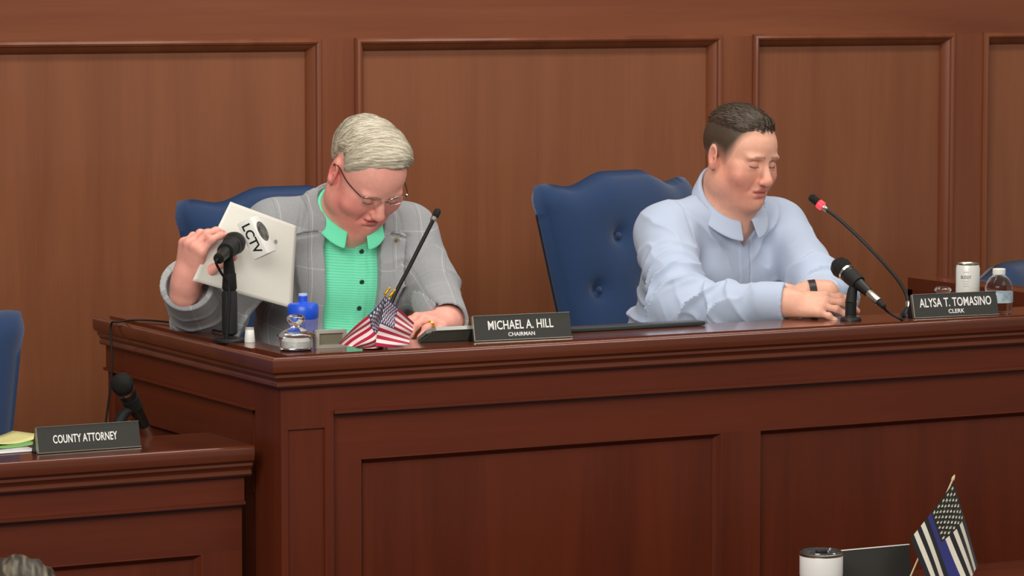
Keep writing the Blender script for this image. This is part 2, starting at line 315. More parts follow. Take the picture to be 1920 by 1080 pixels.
nameplate('black nameplate lettered CLERK standing on the bench ledge', (1.727, .083, LZ), -.06, .222, .054, [('ALYSA T. TOMASINO', .190, .0205, .034, 0), ('CLERK', .042, .0095, .013, 0)])
nameplate('black nameplate lettered COUNTY ATTORNEY on the side desk', (-.328, .19, AZ), .02, .222, .053, [('COUNTY ATTORNEY', .139, .0170, .027, -.008)])
nm = nameplate('black nameplate with a bright top edge between tumbler and striped flag', (1.10, -.49, FZ), 0, .23, .078, [], tilt=10)
# ================================================================ microphones
BLK2 = mat('microphone_body', (34, 33, 31), .38, .3); GRILL = mat('microphone_grille', (38, 38, 36), .35, .7, bump=.8, bscale=1500); CHROME = mat('chrome', (205, 205, 205), .15, 1)
def handheld(label, ball, tail, base, name='stand_microphone', rb=.024, conn=True, pole_r=.008, clip_at=.42, pole_mat=None, cable=None, base_r=.045, thick=False):
    t = thing(name, label, 'microphone', base); o = np.array(base); b = np.array(ball) - o; e = np.array(tail) - o; d = (e - b); L = np.linalg.norm(d); d /= L
    M = frame_to(b, e)
    lathe('grille', [(.0, -rb), (rb * .5, -rb * .87), (rb * .87, -rb * .5), (rb, 0), (rb * .93, rb * .4), (rb * .8, rb * .75)], GRILL, t, 28, M)
    lathe('collar', [(rb * .8, rb * .72), (rb * .84, rb * .72), (rb * .84, rb * .95), (rb * .7, rb)], CHROME if conn else BLK2, t, 28, M)
    e1 = L * (.68 if conn else .97)
    lathe('body', [(rb * .78, rb), (rb * .55, L * .5), (rb * .46, e1), (rb * .3, e1 + .001)], BLK2, t, 24, M)
    if conn:
        lathe('connector', [(rb * .4, e1), (rb * .42, e1 + .001), (rb * .42, L * .93), (rb * .36, L * .935)], SILVER, t, 20, M)
        lathe('cable_boot', [(rb * .3, L * .93), (rb * .26, L * 1.06), (rb * .12, L * 1.08)], RUB, t, 16, M)
    c = b + d * L * clip_at; top = np.array([0, 0, c[2] - rb * .9])
    lathe('clip', [(rb * .74, -.016), (rb * .8, -.016), (rb * .74, .016), (rb * .66, .016)], RUB, t, 24, frame_to(c - d * .001, c + d))
    tube('clip_neck', [c - np.array([0, 0, rb * .5]), c * .5 + top * .5 - np.array([0, 0, .012]), top - np.array([0, 0, .03])], [.009, .011, .013], RUB, t)
    zt = top[2] - .028
    if thick:
        lathe('stand_sleeve', [(.013, zt * .1), (.0165, zt * .12), (.0165, zt * .72), (.013, zt * .75), (.016, zt * .78), (.014, zt)], RUB, t, 24)
    else:
        lathe('stand_sleeve', [(.010, zt - .032), (.0125, zt - .03), (.0125, zt)], RUB, t, 24)
    lathe('stand_pole', [(pole_r, .004), (pole_r, zt - .02)], pole_mat or CHROME, t, 20)
    lathe('stand_base', [(base_r, 0), (base_r, .004), (base_r * .9, .007), (.014, .009), (.012, .012)], BLACK, t, 36)
    if cable is not None: tube('cable', [np.array(p) - o for p in cable], .0028, RUB, t, 8)
    return t
bs = atZ(1595, 601, LZ); e = atY(1653, 571, bs[1] - .07)
handheld('black handheld microphone with silver connector on a stand beside the resting hands', atY(1577, 502, bs[1] + .05), e, (bs[0], bs[1], LZ), clip_at=.33, base_r=.024,
         cable=[e, atY(1664, 584, bs[1] - .04), np.append(atZ(1690, 599, LZ + .003)[:2], LZ + .003), np.append(atZ(1720, 597, LZ + .003)[:2] + [0, .06], LZ + .003), np.append(atZ(1760, 592, LZ + .003)[:2] + [0, .06], LZ + .003)])
bs = np.array([-.245, .285]); e = atY(290, 833, bs[1] + .06)
handheld('black handheld microphone on a stand behind the county attorney nameplate', atY(229, 720, bs[1] - .02), e, (*atY(218, 800, bs[1])[:2], AZ), clip_at=.30, base_r=.03)
# microphone with the white cube
bs = atZ(431, 640, LZ); tail = atY(409, 486, bs[1] - .06); ball = atY(439, 456, bs[1] + .025)
ml = handheld('black microphone with a white lettered cube on a thick black stand', ball, tail, (bs[0], bs[1], LZ), conn=False, thick=True, clip_at=.42, rb=.025, base_r=.036, pole_mat=BLACK,
              cable=[tail, atY(405, 492, bs[1] - .06), atY(415, 512, bs[1] - .03), atY(427, 530, bs[1] - .018), atY(430, 560, bs[1] - .02), atY(427, 600, bs[1] - .02), atY(425, 636, bs[1] - .02)])
a = RT * .43 - UP * .9; w0 = RT * .9 + UP * .43; n0 = -FW; an = math.radians(20)
w = w0 * math.cos(an) + n0 * math.sin(an); nn = n0 * math.cos(an) - w0 * math.sin(an)
cc = atY(472, 448, bs[1] + .015) - np.array([bs[0], bs[1], LZ])
def oriented(name, c, ax, half, m, parent, bev=.003):
    o = box(name, [-h for h in half], half, m, parent, bev); o.matrix_basis = Matrix([[ax[0][i], ax[1][i], ax[2][i], c[i]] for i in range(3)] + [[0, 0, 0, 1]]); return o
# local x = a (down the strip), y = across, z = out of the strip
yv = np.cross(nn, a)
cube = oriented('microphone_cube', cc - nn * .028, (a, yv, nn), (.043, .0185, .026), WHITE, ml)
text('lettering', 'LCTV', .066, .0205, Matrix(((1, 0, 0, 0), (0, 1, 0, 0), (0, 0, 1, .0263), (0, 0, 0, 1))), mat('print_black', (18, 18, 18), .5), cube, .02)
Ms = Matrix(((1, 0, 0, -.006), (0, 0, 1, .0186), (0, -1, 0, .0), (0, 0, 0, 1)))
for r0, r1, c_ in ((.0215, .0225, (60, 60, 60)), (.016, .0214, (176, 176, 172)), (.012, .0159, (120, 120, 118)), (0, .0119, (196, 194, 188))):
    lathe('seal_print', [(r0, .0001), (r1, .0001), (r1, .0004), (r0, .0004)], mat('seal_%d' % c_[0], c_, .5), cube, 32, Ms)
# gooseneck microphones
def gooseneck(label, pts, base, ring, r=.0042):
    t = thing('gooseneck_microphone', label, 'microphone', base); P = [np.array(p) - np.array(base) for p in pts]
    lathe('base', [(.02, 0), (.02, .006), (.016, .012), (.008, .022), (.006, .03)], BLACK, t, 24)
    lathe('socket', [(.0075, .012), (.0075, .034), (.006, .036)], SILVER, t, 20)
    tube('stem', [(0, 0, .02)] + P, r, mat('gooseneck_metal', (40, 36, 33), .4, .5), t, 10)
    d = P[-1] - P[-2]; d /= np.linalg.norm(d); M = frame_to(P[-1] - d * .004, P[-1] + d)
    if ring:
        lathe('light_ring', [(.0085, 0), (.0105, .002), (.0105, .013), (.0085, .015)], mat('red_light_ring', (255, 30, 40), .4, emit=(255, 40, 50), es=3.5), t, 24, M)
        lathe('capsule', [(.0085, .0151), (.0095, .017), (.0095, .036), (.006, .040)], GRILL, t, 24, M)
        lathe('collar', [(.0045, -.012), (.0065, -.010), (.0075, 0)], SILVER, t, 20, M)
    else:
        lathe('collar', [(.005, -.004), (.0072, -.002), (.0072, .006)], SILVER, t, 20, M)
        lathe('capsule', [(.0065, .006), (.0078, .009), (.0078, .022), (.005, .026)], GRILL, t, 24, M)
    return t
b = atZ(1704, 594, LZ); b[2] = LZ
gooseneck('thin gooseneck microphone with a glowing red ring beside the clerk nameplate', [atY(1699, 552, .13), atY(1680, 520, .16), atY(1632, 467, .22), atY(1580, 417, .27), atY(1541, 386, .31)], b, True)
b = np.array([atY(716, 612, .235)[0], .235, 1.45])
gooseneck('thin dark gooseneck microphone rising in front of the grey jacket', [atY(732, 574, b[1] + .003), atY(770, 496, b[1] + .015), atY(814, 409, b[1] + .03)], b, False, .0044)
# ================================================================ flags
def flag_colors(kind, U, Vv):
    red, white, blue = (168, 28, 58), (232, 214, 214), (42, 48, 92)
    if kind == 'thin': red, white, blue = (38, 38, 44), (222, 218, 200), (40, 42, 36)
    st = np.floor(Vv * 13).astype(int); c = np.where((st % 2 == 0)[:, None], np.array(s2l(red)), np.array(s2l(white)))
    if kind == 'thin': c[st == 7] = s2l((52, 54, 120)); 
    if kind == 'thin': c[st == 6] = s2l((52, 54, 120))
    can = (U < .42) & (Vv < 7 / 13); c[can] = s2l(blue)
    x = U / .42 * 12; y = Vv / (7 / 13) * 10
    for r in range(9):
        for k in range(6 if r % 2 == 0 else 5):
            cx = 1 + 2 * k + (r % 2); cy = 1 + r; dx = (x - cx) * .76; dy = (y - cy) * .64; rr = np.hypot(dx, dy); th = np.arctan2(dx, -dy)
            am = np.mod(th, 2 * math.pi / 5) - math.pi / 5; edge = np.cos(math.pi / 5) * 0 + .62 * .382 / np.maximum(.2, np.cos(math.pi / 5 - np.abs(am)) * 0 + 1); rad = (.36 if kind == 'thin' else .50) * (.42 + .58 * (np.abs(am) / (math.pi / 5)) ** 1.6); c[can & (rr < rad)] = s2l(white)
    return c
FLAGM = mat('flag_cloth', (255, 255, 255), .8, attr='print', sheen=.2, spec=.2)
def flag_cloth(parent, org, fn, kind, nu=170, nv=104):
    V = []
    for j in range(nv + 1):
        for i in range(nu + 1): V.append(np.array(fn(i / nu, j / nv)) - org)
    Fc = [(j * (nu + 1) + i, j * (nu + 1) + i + 1, (j + 1) * (nu + 1) + i + 1, (j + 1) * (nu + 1) + i) for j in range(nv) for i in range(nu)]
    o = meshobj('flag_cloth', V, Fc, FLAGM, parent, True)
    U, Vv = np.meshgrid((np.arange(nu) + .5) / nu, (np.arange(nv) + .5) / nv); col = flag_colors(kind, U.ravel(), Vv.ravel())
    at = o.data.attributes.new('print', 'FLOAT_COLOR', 'FACE'); at.data.foreach_set('color', np.hstack([col, np.ones((len(col), 1))]).astype(np.float32).ravel())
    return o
def bil(c, u, v): return (np.array(c[0]) * (1 - u) + np.array(c[1]) * u) * (1 - v) + (np.array(c[3]) * (1 - u) + np.array(c[2]) * u) * v   # hoist-top, fly-top, fly-bottom, hoist-bottom
fb = atZ(706, 655, LZ); fb = np.array([fb[0], .075, LZ])
fl = thing('desk_flag_stand', 'pair of small red white and blue flags with gold tips on the bench ledge', 'flag', fb)
lathe('base', [(.022, 0), (.022, .006), (.012, .012), (.006, .016)], BLACK, fl, 24)
fy = fb[1]
for (x, y, dY) in ((724, 549, .026), (733, 553, .018)):
    tip = atY(x, y, fy + dY) - fb; tube('pole', [(0, .004, .008), tip * .5 + [0, .01, 0], tip], .0016, GOLD, fl, 8)
    d = tip / np.linalg.norm(tip); d2 = d + RT * .45; d2 /= np.linalg.norm(d2); lathe('finial', [(.0015, -.002), (.0034, 0), (.0022, .004), (.0036, .008), (.0022, .016), (0, .021)], GOLD, fl, 14, frame_to(tip - d2 * .004, tip + d2))
def clothA(u, v):
    c = [atY(723, 553, fy - .002), atY(629, 643, fy - .03), atY(640, 657, fy - .045), atY(707, 640, fy - .004)]
    c[2] = atY(690, 657, fy - .03); c[3] = atY(718, 646, fy - .002); p = bil(c, u, v); f = math.sin(v * 11 + u * 2.2) * .006 * (.35 + u) + .005 * math.sin(u * 7 - v * 3)
    p = p + np.array([.2, -1, 0]) * (f + .012 * math.sin(math.pi * u) * (.5 + .5 * v)) + np.array([0, 0, -.006]) * math.sin(math.pi * u) * v
    p[2] = max(p[2], LZ + .002 + .002 * v); return p
def clothB(u, v):
    c = [atY(722, 556, fy - .012), atY(777, 606, fy + .03), atY(762, 652, fy - .02), atY(700, 648, fy - .03)]
    p = bil(c, u, v); f = math.sin(v * 13 + u * 2.5 + 1) * .005 * (.4 + u)
    p = p + np.array([-.2, -1, 0]) * (f + .016 * math.sin(math.pi * (u * .6 + .3)) * (.3 + v * .7)); p[2] = max(p[2], LZ + .002 + .003 * u); return p
flag_cloth(fl, fb, clothA, 'us'); flag_cloth(fl, fb, clothB, 'us')
Yt = -.55
tb = atY(1700, 1100, Yt); tb[2] = FZ
tf = thing('thin_line_flag', 'small black and white striped flag with one blue stripe on a leaning stick', 'flag', tb)
lathe('base', [(.02, 0), (.02, .006), (.01, .010), (.005, .014)], BLACK, tf, 24)
tip = atY(1789, 893, Yt + .01) - tb; tube('pole', [(0, 0, .006), tip], .0018, mat('pale_stick', (200, 186, 150), .6), tf, 8)
lathe('finial', [(.0018, -.003), (.0036, 0), (.003, .006), (0, .012)], mat('pale_stick', (200, 186, 150), .6), tf, 12, frame_to(tip - tip * .03, tip * 1.2))
def clothC(u, v):
    c = [atY(1788, 905, Yt - .004), atY(1838, 1062, Yt - .01), atY(1748, 1122, Yt - .03), atY(1707, 1010, Yt - .004)]
    p = bil(c, u, v); f = .007 * math.sin(v * 9 - u * 2 + .5) * u + .010 * math.sin(math.pi * v) * (.2 + u)
    p = p + np.array([.1, -1, 0]) * f; return p
flag_cloth(tf, tb, clothC, 'thin')
# ================================================================ bottles, jars, cups
def glassy(name, col, rough=.03, alpha=None): return mat(name, col, rough, trans=1, ior=1.45)
CLEAR = glassy('clear_glass', (246, 248, 248)); PET = mat('clear_plastic', (240, 244, 250), .06, trans=1, ior=1.25)
BLUEP = mat('blue_plastic', (28, 84, 214), .35); BLUET = mat('blue_clear_plastic', (116, 124, 224), .10, alpha=.45)
def lidded_jar(label, loc, fill):
    t = thing('candy_jar', label, 'jar', loc, 0, 'clear lidded jars on the ledge')
    lathe('bowl', [(.030, 0), (.034, .003), (.036, .022), (.036, .028), (.033, .028), (.032, .022), (.031, .006), (0, .005)], CLEAR, t, 40)
    lathe('lid', [(.0, .0285), (.038, .0285), (.040, .031), (.038, .034), (.022, .042), (.011, .047), (.0095, .051), (.015, .056), (.0195, .062), (.0195, .067), (.014, .073), (0, .075)], CLEAR, t, 40)
    if fill: lathe('white_contents', [(0, .0062), (.0295, .0062), (.0305, .02), (.02, .023), (0, .0225)], mat('white_sugar', (236, 236, 230), .8, bump=.8, bscale=250), t, 30)
    return t
p = atZ(563, 658, LZ); lidded_jar('clear glass lidded jar with white contents by the bench corner', (p[0], p[1] + .02, LZ), True)
p = atY(1768, 536, .155); j2 = lidded_jar('clear glass jar whose knob shows above the clerk nameplate', (p[0], p[1], LZ), False); j2.scale = (1, 1, (p[2] - LZ) / .075)
p = atZ(568, 562, LZ + .085); p = np.array([.165, .235, 1.45])
q = atY(568, 552, .26); bz = 1.45
wb = thing('sport_bottle', 'clear blue sport bottle with a bright blue spouted cap behind the glass jar', 'bottle', (q[0], .26, bz)); hh = q[2] - bz
lathe('body', [(.027, 0), (.031, .004), (.031, hh * .35), (.028, hh * .42), (.031, hh * .5), (.0315, hh - .052), (.028, hh - .048)], BLUET, wb, 40)
lathe('cap', [(.031, hh - .051), (.0325, hh - .049), (.033, hh - .024), (.029, hh - .019), (.012, hh - .017), (.0095, hh - .015), (.0092, hh - .001), (.0, hh)], BLUEP, wb, 40)
lathe('spout_tip', [(.0093, hh - .003), (.0097, hh - .002), (.0092, hh + .002), (0, hh + .0025)], mat('pale_tip', (190, 206, 240), .3), wb, 24)
# drinks can, water bottle
p = atZ(1815, 493, LZ + .092); YC = .165
p = atY(1815, 493, YC); hc = p[2] - LZ
can = thing('drinks_can', 'white drinks can with grey print behind the clerk nameplate', 'can', (p[0], YC, LZ))
CANW = mat('can_white', (226, 226, 218), .35, .1)
lathe('body', [(.022, 0), (.0255, .004), (.0275, .010), (.0275, hc - .012), (.0255, hc - .004)], CANW, can, 40)
lathe('lid', [(.0255, hc - .004), (.0262, hc - .001), (.0255, hc), (.0235, hc - .002), (.0, hc - .003)], SILVER, can, 40)
def wrap_text(body, width, height, z, r, m, parent, ang):
    o = text('print', body, width, height, Matrix.Identity(4), m, parent, .01); me = o.data; n = len(me.vertices); c = np.empty(n * 3, np.float32); me.vertices.foreach_get('co', c); c = c.reshape(-1, 3).copy()
    A = ang + c[:, 0] / r; c = np.stack([(r + .0002 + c[:, 2]) * np.cos(A), (r + .0002 + c[:, 2]) * np.sin(A), z + c[:, 1]], 1); me.vertices.foreach_set('co', c.astype(np.float32).ravel()); me.update(); return o
va = math.atan2(-FW[1], -FW[0]); GREYT = mat('grey_print', (96, 100, 100), .5)
wrap_text('BUDDY', .024, .0075, hc - .031, .0275, GREYT, can, va - .28)

for zc_, w_ in ((.0195, .5), (.0405, .55), (.046, .45), (.0515, .5)):      # lines of print too small to read
    V = [((.0276 + o_) * math.cos(va - .28 + a_), (.0276 + o_) * math.sin(va - .28 + a_), hc - zc_ + h_) for a_ in np.linspace(-w_ / 2, w_ / 2, 9) for o_ in (0, .0002) for h_ in (-.0006, .0006)]
    meshobj('print_line', V, [(4 * i + 2, 4 * i + 6, 4 * i + 7, 4 * i + 3) for i in range(8)], mat('pale_print', (168, 170, 166), .5), can)
p = atZ(1873, 589, LZ); wt = thing('water_bottle', 'small clear water bottle with a white cap at the right of the ledge', 'bottle', (p[0] + .012, p[1] + .018, LZ)); hb = .103
lathe('body', [(.024, 0), (.030, .003), (.032, .010), (.0305, .016), (.032, .022), (.0315, .052), (.032, .058), (.029, .070), (.022, .081), (.0135, .089), (.0125, .094)], PET, wt, 40)
lathe('label_band', [(.0322, .026), (.0325, .026), (.0325, .050), (.0322, .050)], mat('bottle_label', (176, 196, 206), .5, noise=.4, nscale=60), wt, 40)
lathe('cap', [(.0145, .0895), (.0148, .0905), (.0148, .102), (.0135, hb), (0, hb)], WHITE, wt, 30)
# small white tub
p = atZ(470, 642, LZ); sm = thing('small_white_tub', 'tiny white tapered container on the left ledge of the bench', 'container', (p[0], p[1] + .005, LZ))
lathe('body', [(.011, 0), (.0115, .001), (.0092, .027), (.0088, .0275)], WHITE, sm, 28); lathe('lid', [(.0092, .0276), (.0095, .028), (.0092, .031), (0, .0312)], mat('grey_lid', (170, 170, 166), .5), sm, 28)
# small silver framed clock behind the flags
p = atZ(611, 657, LZ); q = thing('desk_clock', 'small silver framed desk clock half hidden behind the flags', 'clock', (p[0] + .030, .135, LZ), -.05)
moulding_frame('frame', -.034, .034, 0, .038, [(0, 0), (0, .012), (.007, .012), (.008, .008), (.008, 0)], mat('silver_plastic', (186, 184, 174), .4, .3), q, lambda a_, b_, o_: (a_, -o_, b_))
box('screen', (-.028, -.007, .006), (.028, -.002, .032), mat('lcd_grey', (120, 118, 98), .3), q); box('back', (-.033, -.002, .001), (.033, .006, .037), BLACK, q)
# tablet leaning near the chairman nameplate
p = atZ(840, 640, LZ)
tb_ = thing('tablet', 'grey tablet propped on the ledge left of the chairman nameplate', 'tablet', (p[0] + .01, .165, LZ), -.05)
tl = math.radians(24)
def tp(u, v, o_): return (u, -.055 + v * math.cos(tl) + o_ * math.sin(tl), .030 - v * math.sin(tl) + o_ * math.cos(tl))
V = [tp(u, v, o_) for o_ in (-.004, .004) for u, v in ((-.06, .02), (-.045, 0), (.075, 0), (.075, .068), (-.06, .068))]
meshobj('body', V, [(4, 3, 2, 1, 0), (5, 6, 7, 8, 9)] + [(k, (k + 1) % 5, 5 + (k + 1) % 5, 5 + k) for k in range(5)], mat('tablet_shell', (150, 152, 146), .3, .4), tb_)
meshobj('stand_flap', [(-.05, -.052, .026), (.07, -.052, .026), (.07, -.035, .0005), (-.075, -.035, .0005), (-.05, -.050, .026), (.07, -.050, .026), (.07, -.030, .0005), (-.075, -.030, .0005)], [(0, 3, 2, 1), (4, 5, 6, 7), (0, 1, 5, 4), (1, 2, 6, 5), (2, 3, 7, 6), (3, 0, 4, 7)], mat('tablet_flap', (70, 72, 66), .5), tb_)
# dark desk pad at the back of the ledge
dp = tag(box('desk_pad', (.74, .165, LZ + .0005), (1.12, .205, LZ + .010), mat('pad_dark', (52, 60, 62), .35), None, .003), 'thin dark pad along the inner ledge between the two men', 'desk pad')
# papers and folders on the side desk
for k, (px, py, c, rz, w_, d_) in enumerate(((42, 836, (214, 208, 142), .35, .15, .10), (50, 842, (120, 170, 96), .25, .12, .08), (12, 851, (214, 214, 214), .05, .20, .12))):
    q = atZ(px, py, AZ); lab = ['yellow paper sheet beside the county attorney nameplate', 'green folder under the yellow sheet on the side desk', 'white paper sheet at the left edge of the side desk'][k]
    bm = bmesh.new(); bmesh.ops.create_grid(bm, x_segments=8, y_segments=4, size=.5)
    for v in bm.verts: x, y = v.co.x, v.co.y; v.co = Vector((x * w_, y * d_, (.010 if k == 0 else .004) * (abs(x) * 2) ** 2 * (k < 2)))
    o = bmobj('paper_sheet' if k != 1 else 'folder', bm, mat('paper_%d' % k, c, .7), None, True); sd = o.modifiers.new('t', 'SOLIDIFY'); sd.thickness = .0012
    o.location = (q[0] - .03, max(q[1] + .05, .21 + d_ / 2), AZ + .002 + .002 * (2 - k)); o.rotation_euler = (0, 0, rz); tag(o, lab, 'paper' if k != 1 else 'folder')
# cable over the left ledge
cz = LZ + .004
cb = [np.append(atZ(405, 624, cz)[:2] + [.02, 0], cz), np.append(atZ(330, 606, cz)[:2], cz), np.append(atZ(262, 600, cz)[:2], cz), np.append(atZ(222, 604, cz)[:2], cz), [-.012, .86, LZ - .01], [-.018, .84, LZ - .1], [-.03, .85, 1.28], [-.05, .87, 1.10], [-.06, .88, .8], [-.06, .9, .467]]
tag(tube('cable', cb, .0024, RUB, None, 8), 'thin black cable lying over the left ledge and hanging down its side', 'cable')
# tumbler
p = atY(1540, 1034, -.56); tu = thing('tumbler', 'white steel tumbler with a clear lid on the front desk', 'cup', (p[0], -.56, FZ)); ht = p[2] - FZ - .004; rt_ = 41 / 935
lathe('body', [(rt_ * .86, 0), (rt_ * .9, .002), (rt_, .05), (rt_, ht - .004), (rt_ * .99, ht - .003)], mat('white_enamel', (226, 228, 226), .3, coat=.3), tu, 48)
lathe('rim', [(rt_ * .99, ht - .004), (rt_ * 1.01, ht - .002), (rt_ * 1.01, ht + .002), (rt_ * .96, ht + .003), (rt_ * .94, ht - .006), (0, ht - .007)], SILVER, tu, 48)
lathe('lid', [(rt_ * .95, ht - .002), (rt_ * .97, ht + .004), (rt_ * .9, ht + .006), (rt_ * .8, ht + .001), (0, ht + .001)], mat('lid_smoke', (120, 124, 124), .08, trans=.8), tu, 48)
box('lid_slider', (-.012, -.006, ht + .001), (.012, .006, ht + .007), mat('lid_slider', (40, 40, 42), .3), tu, .002)
# ================================================================ signed distance modelling kit (smooth blends -> one continuous mesh)
def nrm(v): v = np.array(v, float); return v / np.linalg.norm(v)
_NT = np.random.RandomState(3).rand(64 * 64 * 64).astype(np.float32) * 2 - 1
def vnoise(P):
    P = np.asarray(P, np.float32); F_ = np.floor(P); f = P - F_; I = F_.astype(np.int32) & 63; J = (I + 1) & 63; f = f * f * (3 - 2 * f); fx, fy, fz = f.T
    x0, x1 = I[:, 0] << 12, J[:, 0] << 12; y0, y1 = I[:, 1] << 6, J[:, 1] << 6; z0, z1 = I[:, 2], J[:, 2]; T = _NT
    def L(x, y): a = T[x | y | z0]; return a + (T[x | y | z1] - a) * fz
    a = L(x0, y0); a = a + (L(x0, y1) - a) * fy; b = L(x1, y0); b = b + (L(x1, y1) - b) * fy; return (a + (b - a) * fx).astype(float)
def smin(a, b, k):
    h = np.clip(.5 + .5 * (b - a) / k, 0, 1); return b * (1 - h) + a * h - k * h * (1 - h)
def smax(a, b, k): return -smin(-a, -b, k)
def sstep(a, b, x): t = np.clip((x - a) / (b - a), 0, 1); return t * t * (3 - 2 * t)
class Field:
    def __init__(s): s.ops = []; s.post = None
    def add(s, fn, c, R, k=.012, op='u'): s.ops.append((fn, np.array(c, float), R, k, op)); return s
    def ell(s, c, r, ax=None, k=.012, op='u'):
        c = np.array(c, float); r = np.array(r, float); A = np.eye(3) if ax is None else np.array(ax, float)
        def fn(P):
            q = (P - c) @ A.T; k0 = np.sqrt(((q / r) ** 2).sum(1)) + 1e-6; k1 = np.sqrt(((q / r ** 2) ** 2).sum(1)) + 1e-6 / r.min(); return k0 * (k0 - 1) / k1
        return s.add(fn, c, r.max(), k, op)
    def cone(s, a, b, ra, rb, k=.012, op='u', flat=None, fl=1.0, cut=None, hollow=0):
        """tapered capsule a->b; flat = direction squeezed by factor fl; cut = flat end at b; hollow = bore radius at b"""
        a = np.array(a, float); b = np.array(b, float); ab = b - a; L = np.linalg.norm(ab); d = ab / L
        fd = None if flat is None else nrm(np.array(flat, float) - d * (np.array(flat, float) @ d))
        def fn(P):
            q = P - a; t = q @ d; h = np.clip(t / L, 0, 1); v = q - np.outer(h * L, d)
            if fd is not None: v = v + np.outer((v @ fd) * (1 / fl - 1), fd)
            r = np.sqrt((v ** 2).sum(1)) - (ra + (rb - ra) * h)
            if fd is not None: r = r * (fl + (1 - fl) * .3)
            if cut is not None: r = np.maximum(r, t - L - cut)
            if hollow:
                w = q - np.outer(t, d); r = np.maximum(r, -np.maximum(np.sqrt((w ** 2).sum(1)) - hollow, L - .03 - t))
            return r
        return s.add(fn, (a + b) / 2, L / 2 + max(ra, rb) * 1.02, k, op)
    def raw(s, P, ops):
        d = np.full(len(P), .5)
        for fn, c, R, k, op in ops:
            idx = np.nonzero(((P - c) ** 2).sum(1) < (R + .07) ** 2)[0]
            if not len(idx): continue
            q = fn(P[idx]); d[idx] = smin(d[idx], q, k) if op == 'u' else smax(d[idx], -q, k)
        return d
    def __call__(s, P):
        if len(P) < 6000: d = s.raw(P, s.ops)
        else:
            G = .07; I = np.floor((P - P.min(0)) / G).astype(np.int64); n = I.max(0) + 1; key = (I[:, 0] * n[1] + I[:, 1]) * n[2] + I[:, 2]; od = np.argsort(key, kind='stable'); ks = key[od]
            st = np.concatenate([[0], np.nonzero(np.diff(ks))[0] + 1, [len(ks)]]); d = np.empty(len(P)); C = np.array([o[1] for o in s.ops]); RR = np.array([o[2] for o in s.ops])
            for a, b in zip(st[:-1], st[1:]):
                ix = od[a:b]; Q = P[ix]; c = Q.mean(0); near = np.sqrt(((C - c) ** 2).sum(1)) < RR + .07 + G * .95; d[ix] = s.raw(Q, [o for o, m in zip(s.ops, near) if m])
        return s.post(P, d) if s.post else d
def mesh_field(f, lo, hi, h):
    lo = np.array(lo, float); B = 8; nb = np.ceil((np.array(hi) - lo) / (h * B)).astype(int); N = nb * B + 1
    g = [np.arange(n) for n in nb]; G = np.stack(np.meshgrid(*g, indexing='ij'), -1).reshape(-1, 3)
    dc = f(lo + (G + .5) * h * B); act = np.abs(dc) < h * B * 1.35
    val = np.repeat(np.repeat(np.repeat(np.where(dc < 0, -1., 1.).reshape(nb).astype(np.float32), B, 0), B, 1), B, 2); val = np.pad(val, ((0, 1),) * 3, mode='edge')
    o = np.stack(np.meshgrid(*[np.arange(B + 1)] * 3, indexing='ij'), -1).reshape(-1, 3)
    I = (G[act][:, None, :] * B + o[None]).reshape(-1, 3); key = np.unique((I[:, 0] * N[1] + I[:, 1]) * N[2] + I[:, 2])
    I = np.stack([key // (N[1] * N[2]), (key // N[2]) % N[1], key % N[2]], 1)
    val[I[:, 0], I[:, 1], I[:, 2]] = f(lo + I * h)
    ins = val < 0; n = [k - 1 for k in N]
    cn = np.zeros(n, np.int8)
    for dx in (0, 1):
        for dy in (0, 1):
            for dz in (0, 1): cn += ins[dx:dx + n[0], dy:dy + n[1], dz:dz + n[2]]
    C = np.argwhere((cn > 0) & (cn < 8)); idm = np.full(n, -1, np.int32); idm[C[:, 0], C[:, 1], C[:, 2]] = np.arange(len(C))
    acc = np.zeros((len(C), 3)); cnt = np.zeros(len(C)); cs = [(x, y, z) for x in (0, 1) for y in (0, 1) for z in (0, 1)]
    cv = {c: val[C[:, 0] + c[0], C[:, 1] + c[1], C[:, 2] + c[2]].astype(float) for c in cs}
    for a in cs:
        for ax in range(3):
            if a[ax]: continue
            b = list(a); b[ax] = 1; b = tuple(b); va, vb = cv[a], cv[b]; m = (va < 0) != (vb < 0); t = np.where(m, va / np.where(m, va - vb, 1), 0)
            p = np.tile(np.array(a, float), (len(C), 1)); p[:, ax] = t; acc[m] += p[m]; cnt[m] += 1
    V = lo + (C + acc / cnt[:, None]) * h; Q = []
    for ax in range(3):
        u, w = (ax + 1) % 3, (ax + 2) % 3; sl0 = [slice(None)] * 3; sl1 = [slice(None)] * 3; sl0[ax] = slice(0, -1); sl1[ax] = slice(1, None)
        x = ins[tuple(sl0)] != ins[tuple(sl1)]; E = np.argwhere(x); E = E[(E[:, u] > 0) & (E[:, w] > 0) & (E[:, u] < n[u]) & (E[:, w] < n[w])]
        def cid(du, dw): q = E.copy(); q[:, u] -= du; q[:, w] -= dw; return idm[q[:, 0], q[:, 1], q[:, 2]]
        q = np.stack([cid(1, 1), cid(0, 1), cid(0, 0), cid(1, 0)], 1); fl = ~ins[E[:, 0], E[:, 1], E[:, 2]]; q[fl] = q[fl][:, ::-1]; Q.append(q)
    Q = np.concatenate(Q); Q = Q[(Q >= 0).all(1)]
    return V, Q
def np_mesh(name, V, Q, m, parent, org=(0, 0, 0)):
    me = bpy.data.meshes.new(name); V = (V - np.array(org)).astype(np.float32); me.vertices.add(len(V)); me.vertices.foreach_set('co', V.ravel())
    me.loops.add(len(Q) * 4); me.loops.foreach_set('vertex_index', Q.astype(np.int32).ravel()); me.polygons.add(len(Q)); me.polygons.foreach_set('loop_start', np.arange(0, len(Q) * 4, 4, dtype=np.int32))
    me.polygons.foreach_set('use_smooth', np.ones(len(Q), bool)); me.update(calc_edges=True); me.validate()
    me.materials.append(m); return link(bpy.data.objects.new(name, me), parent)
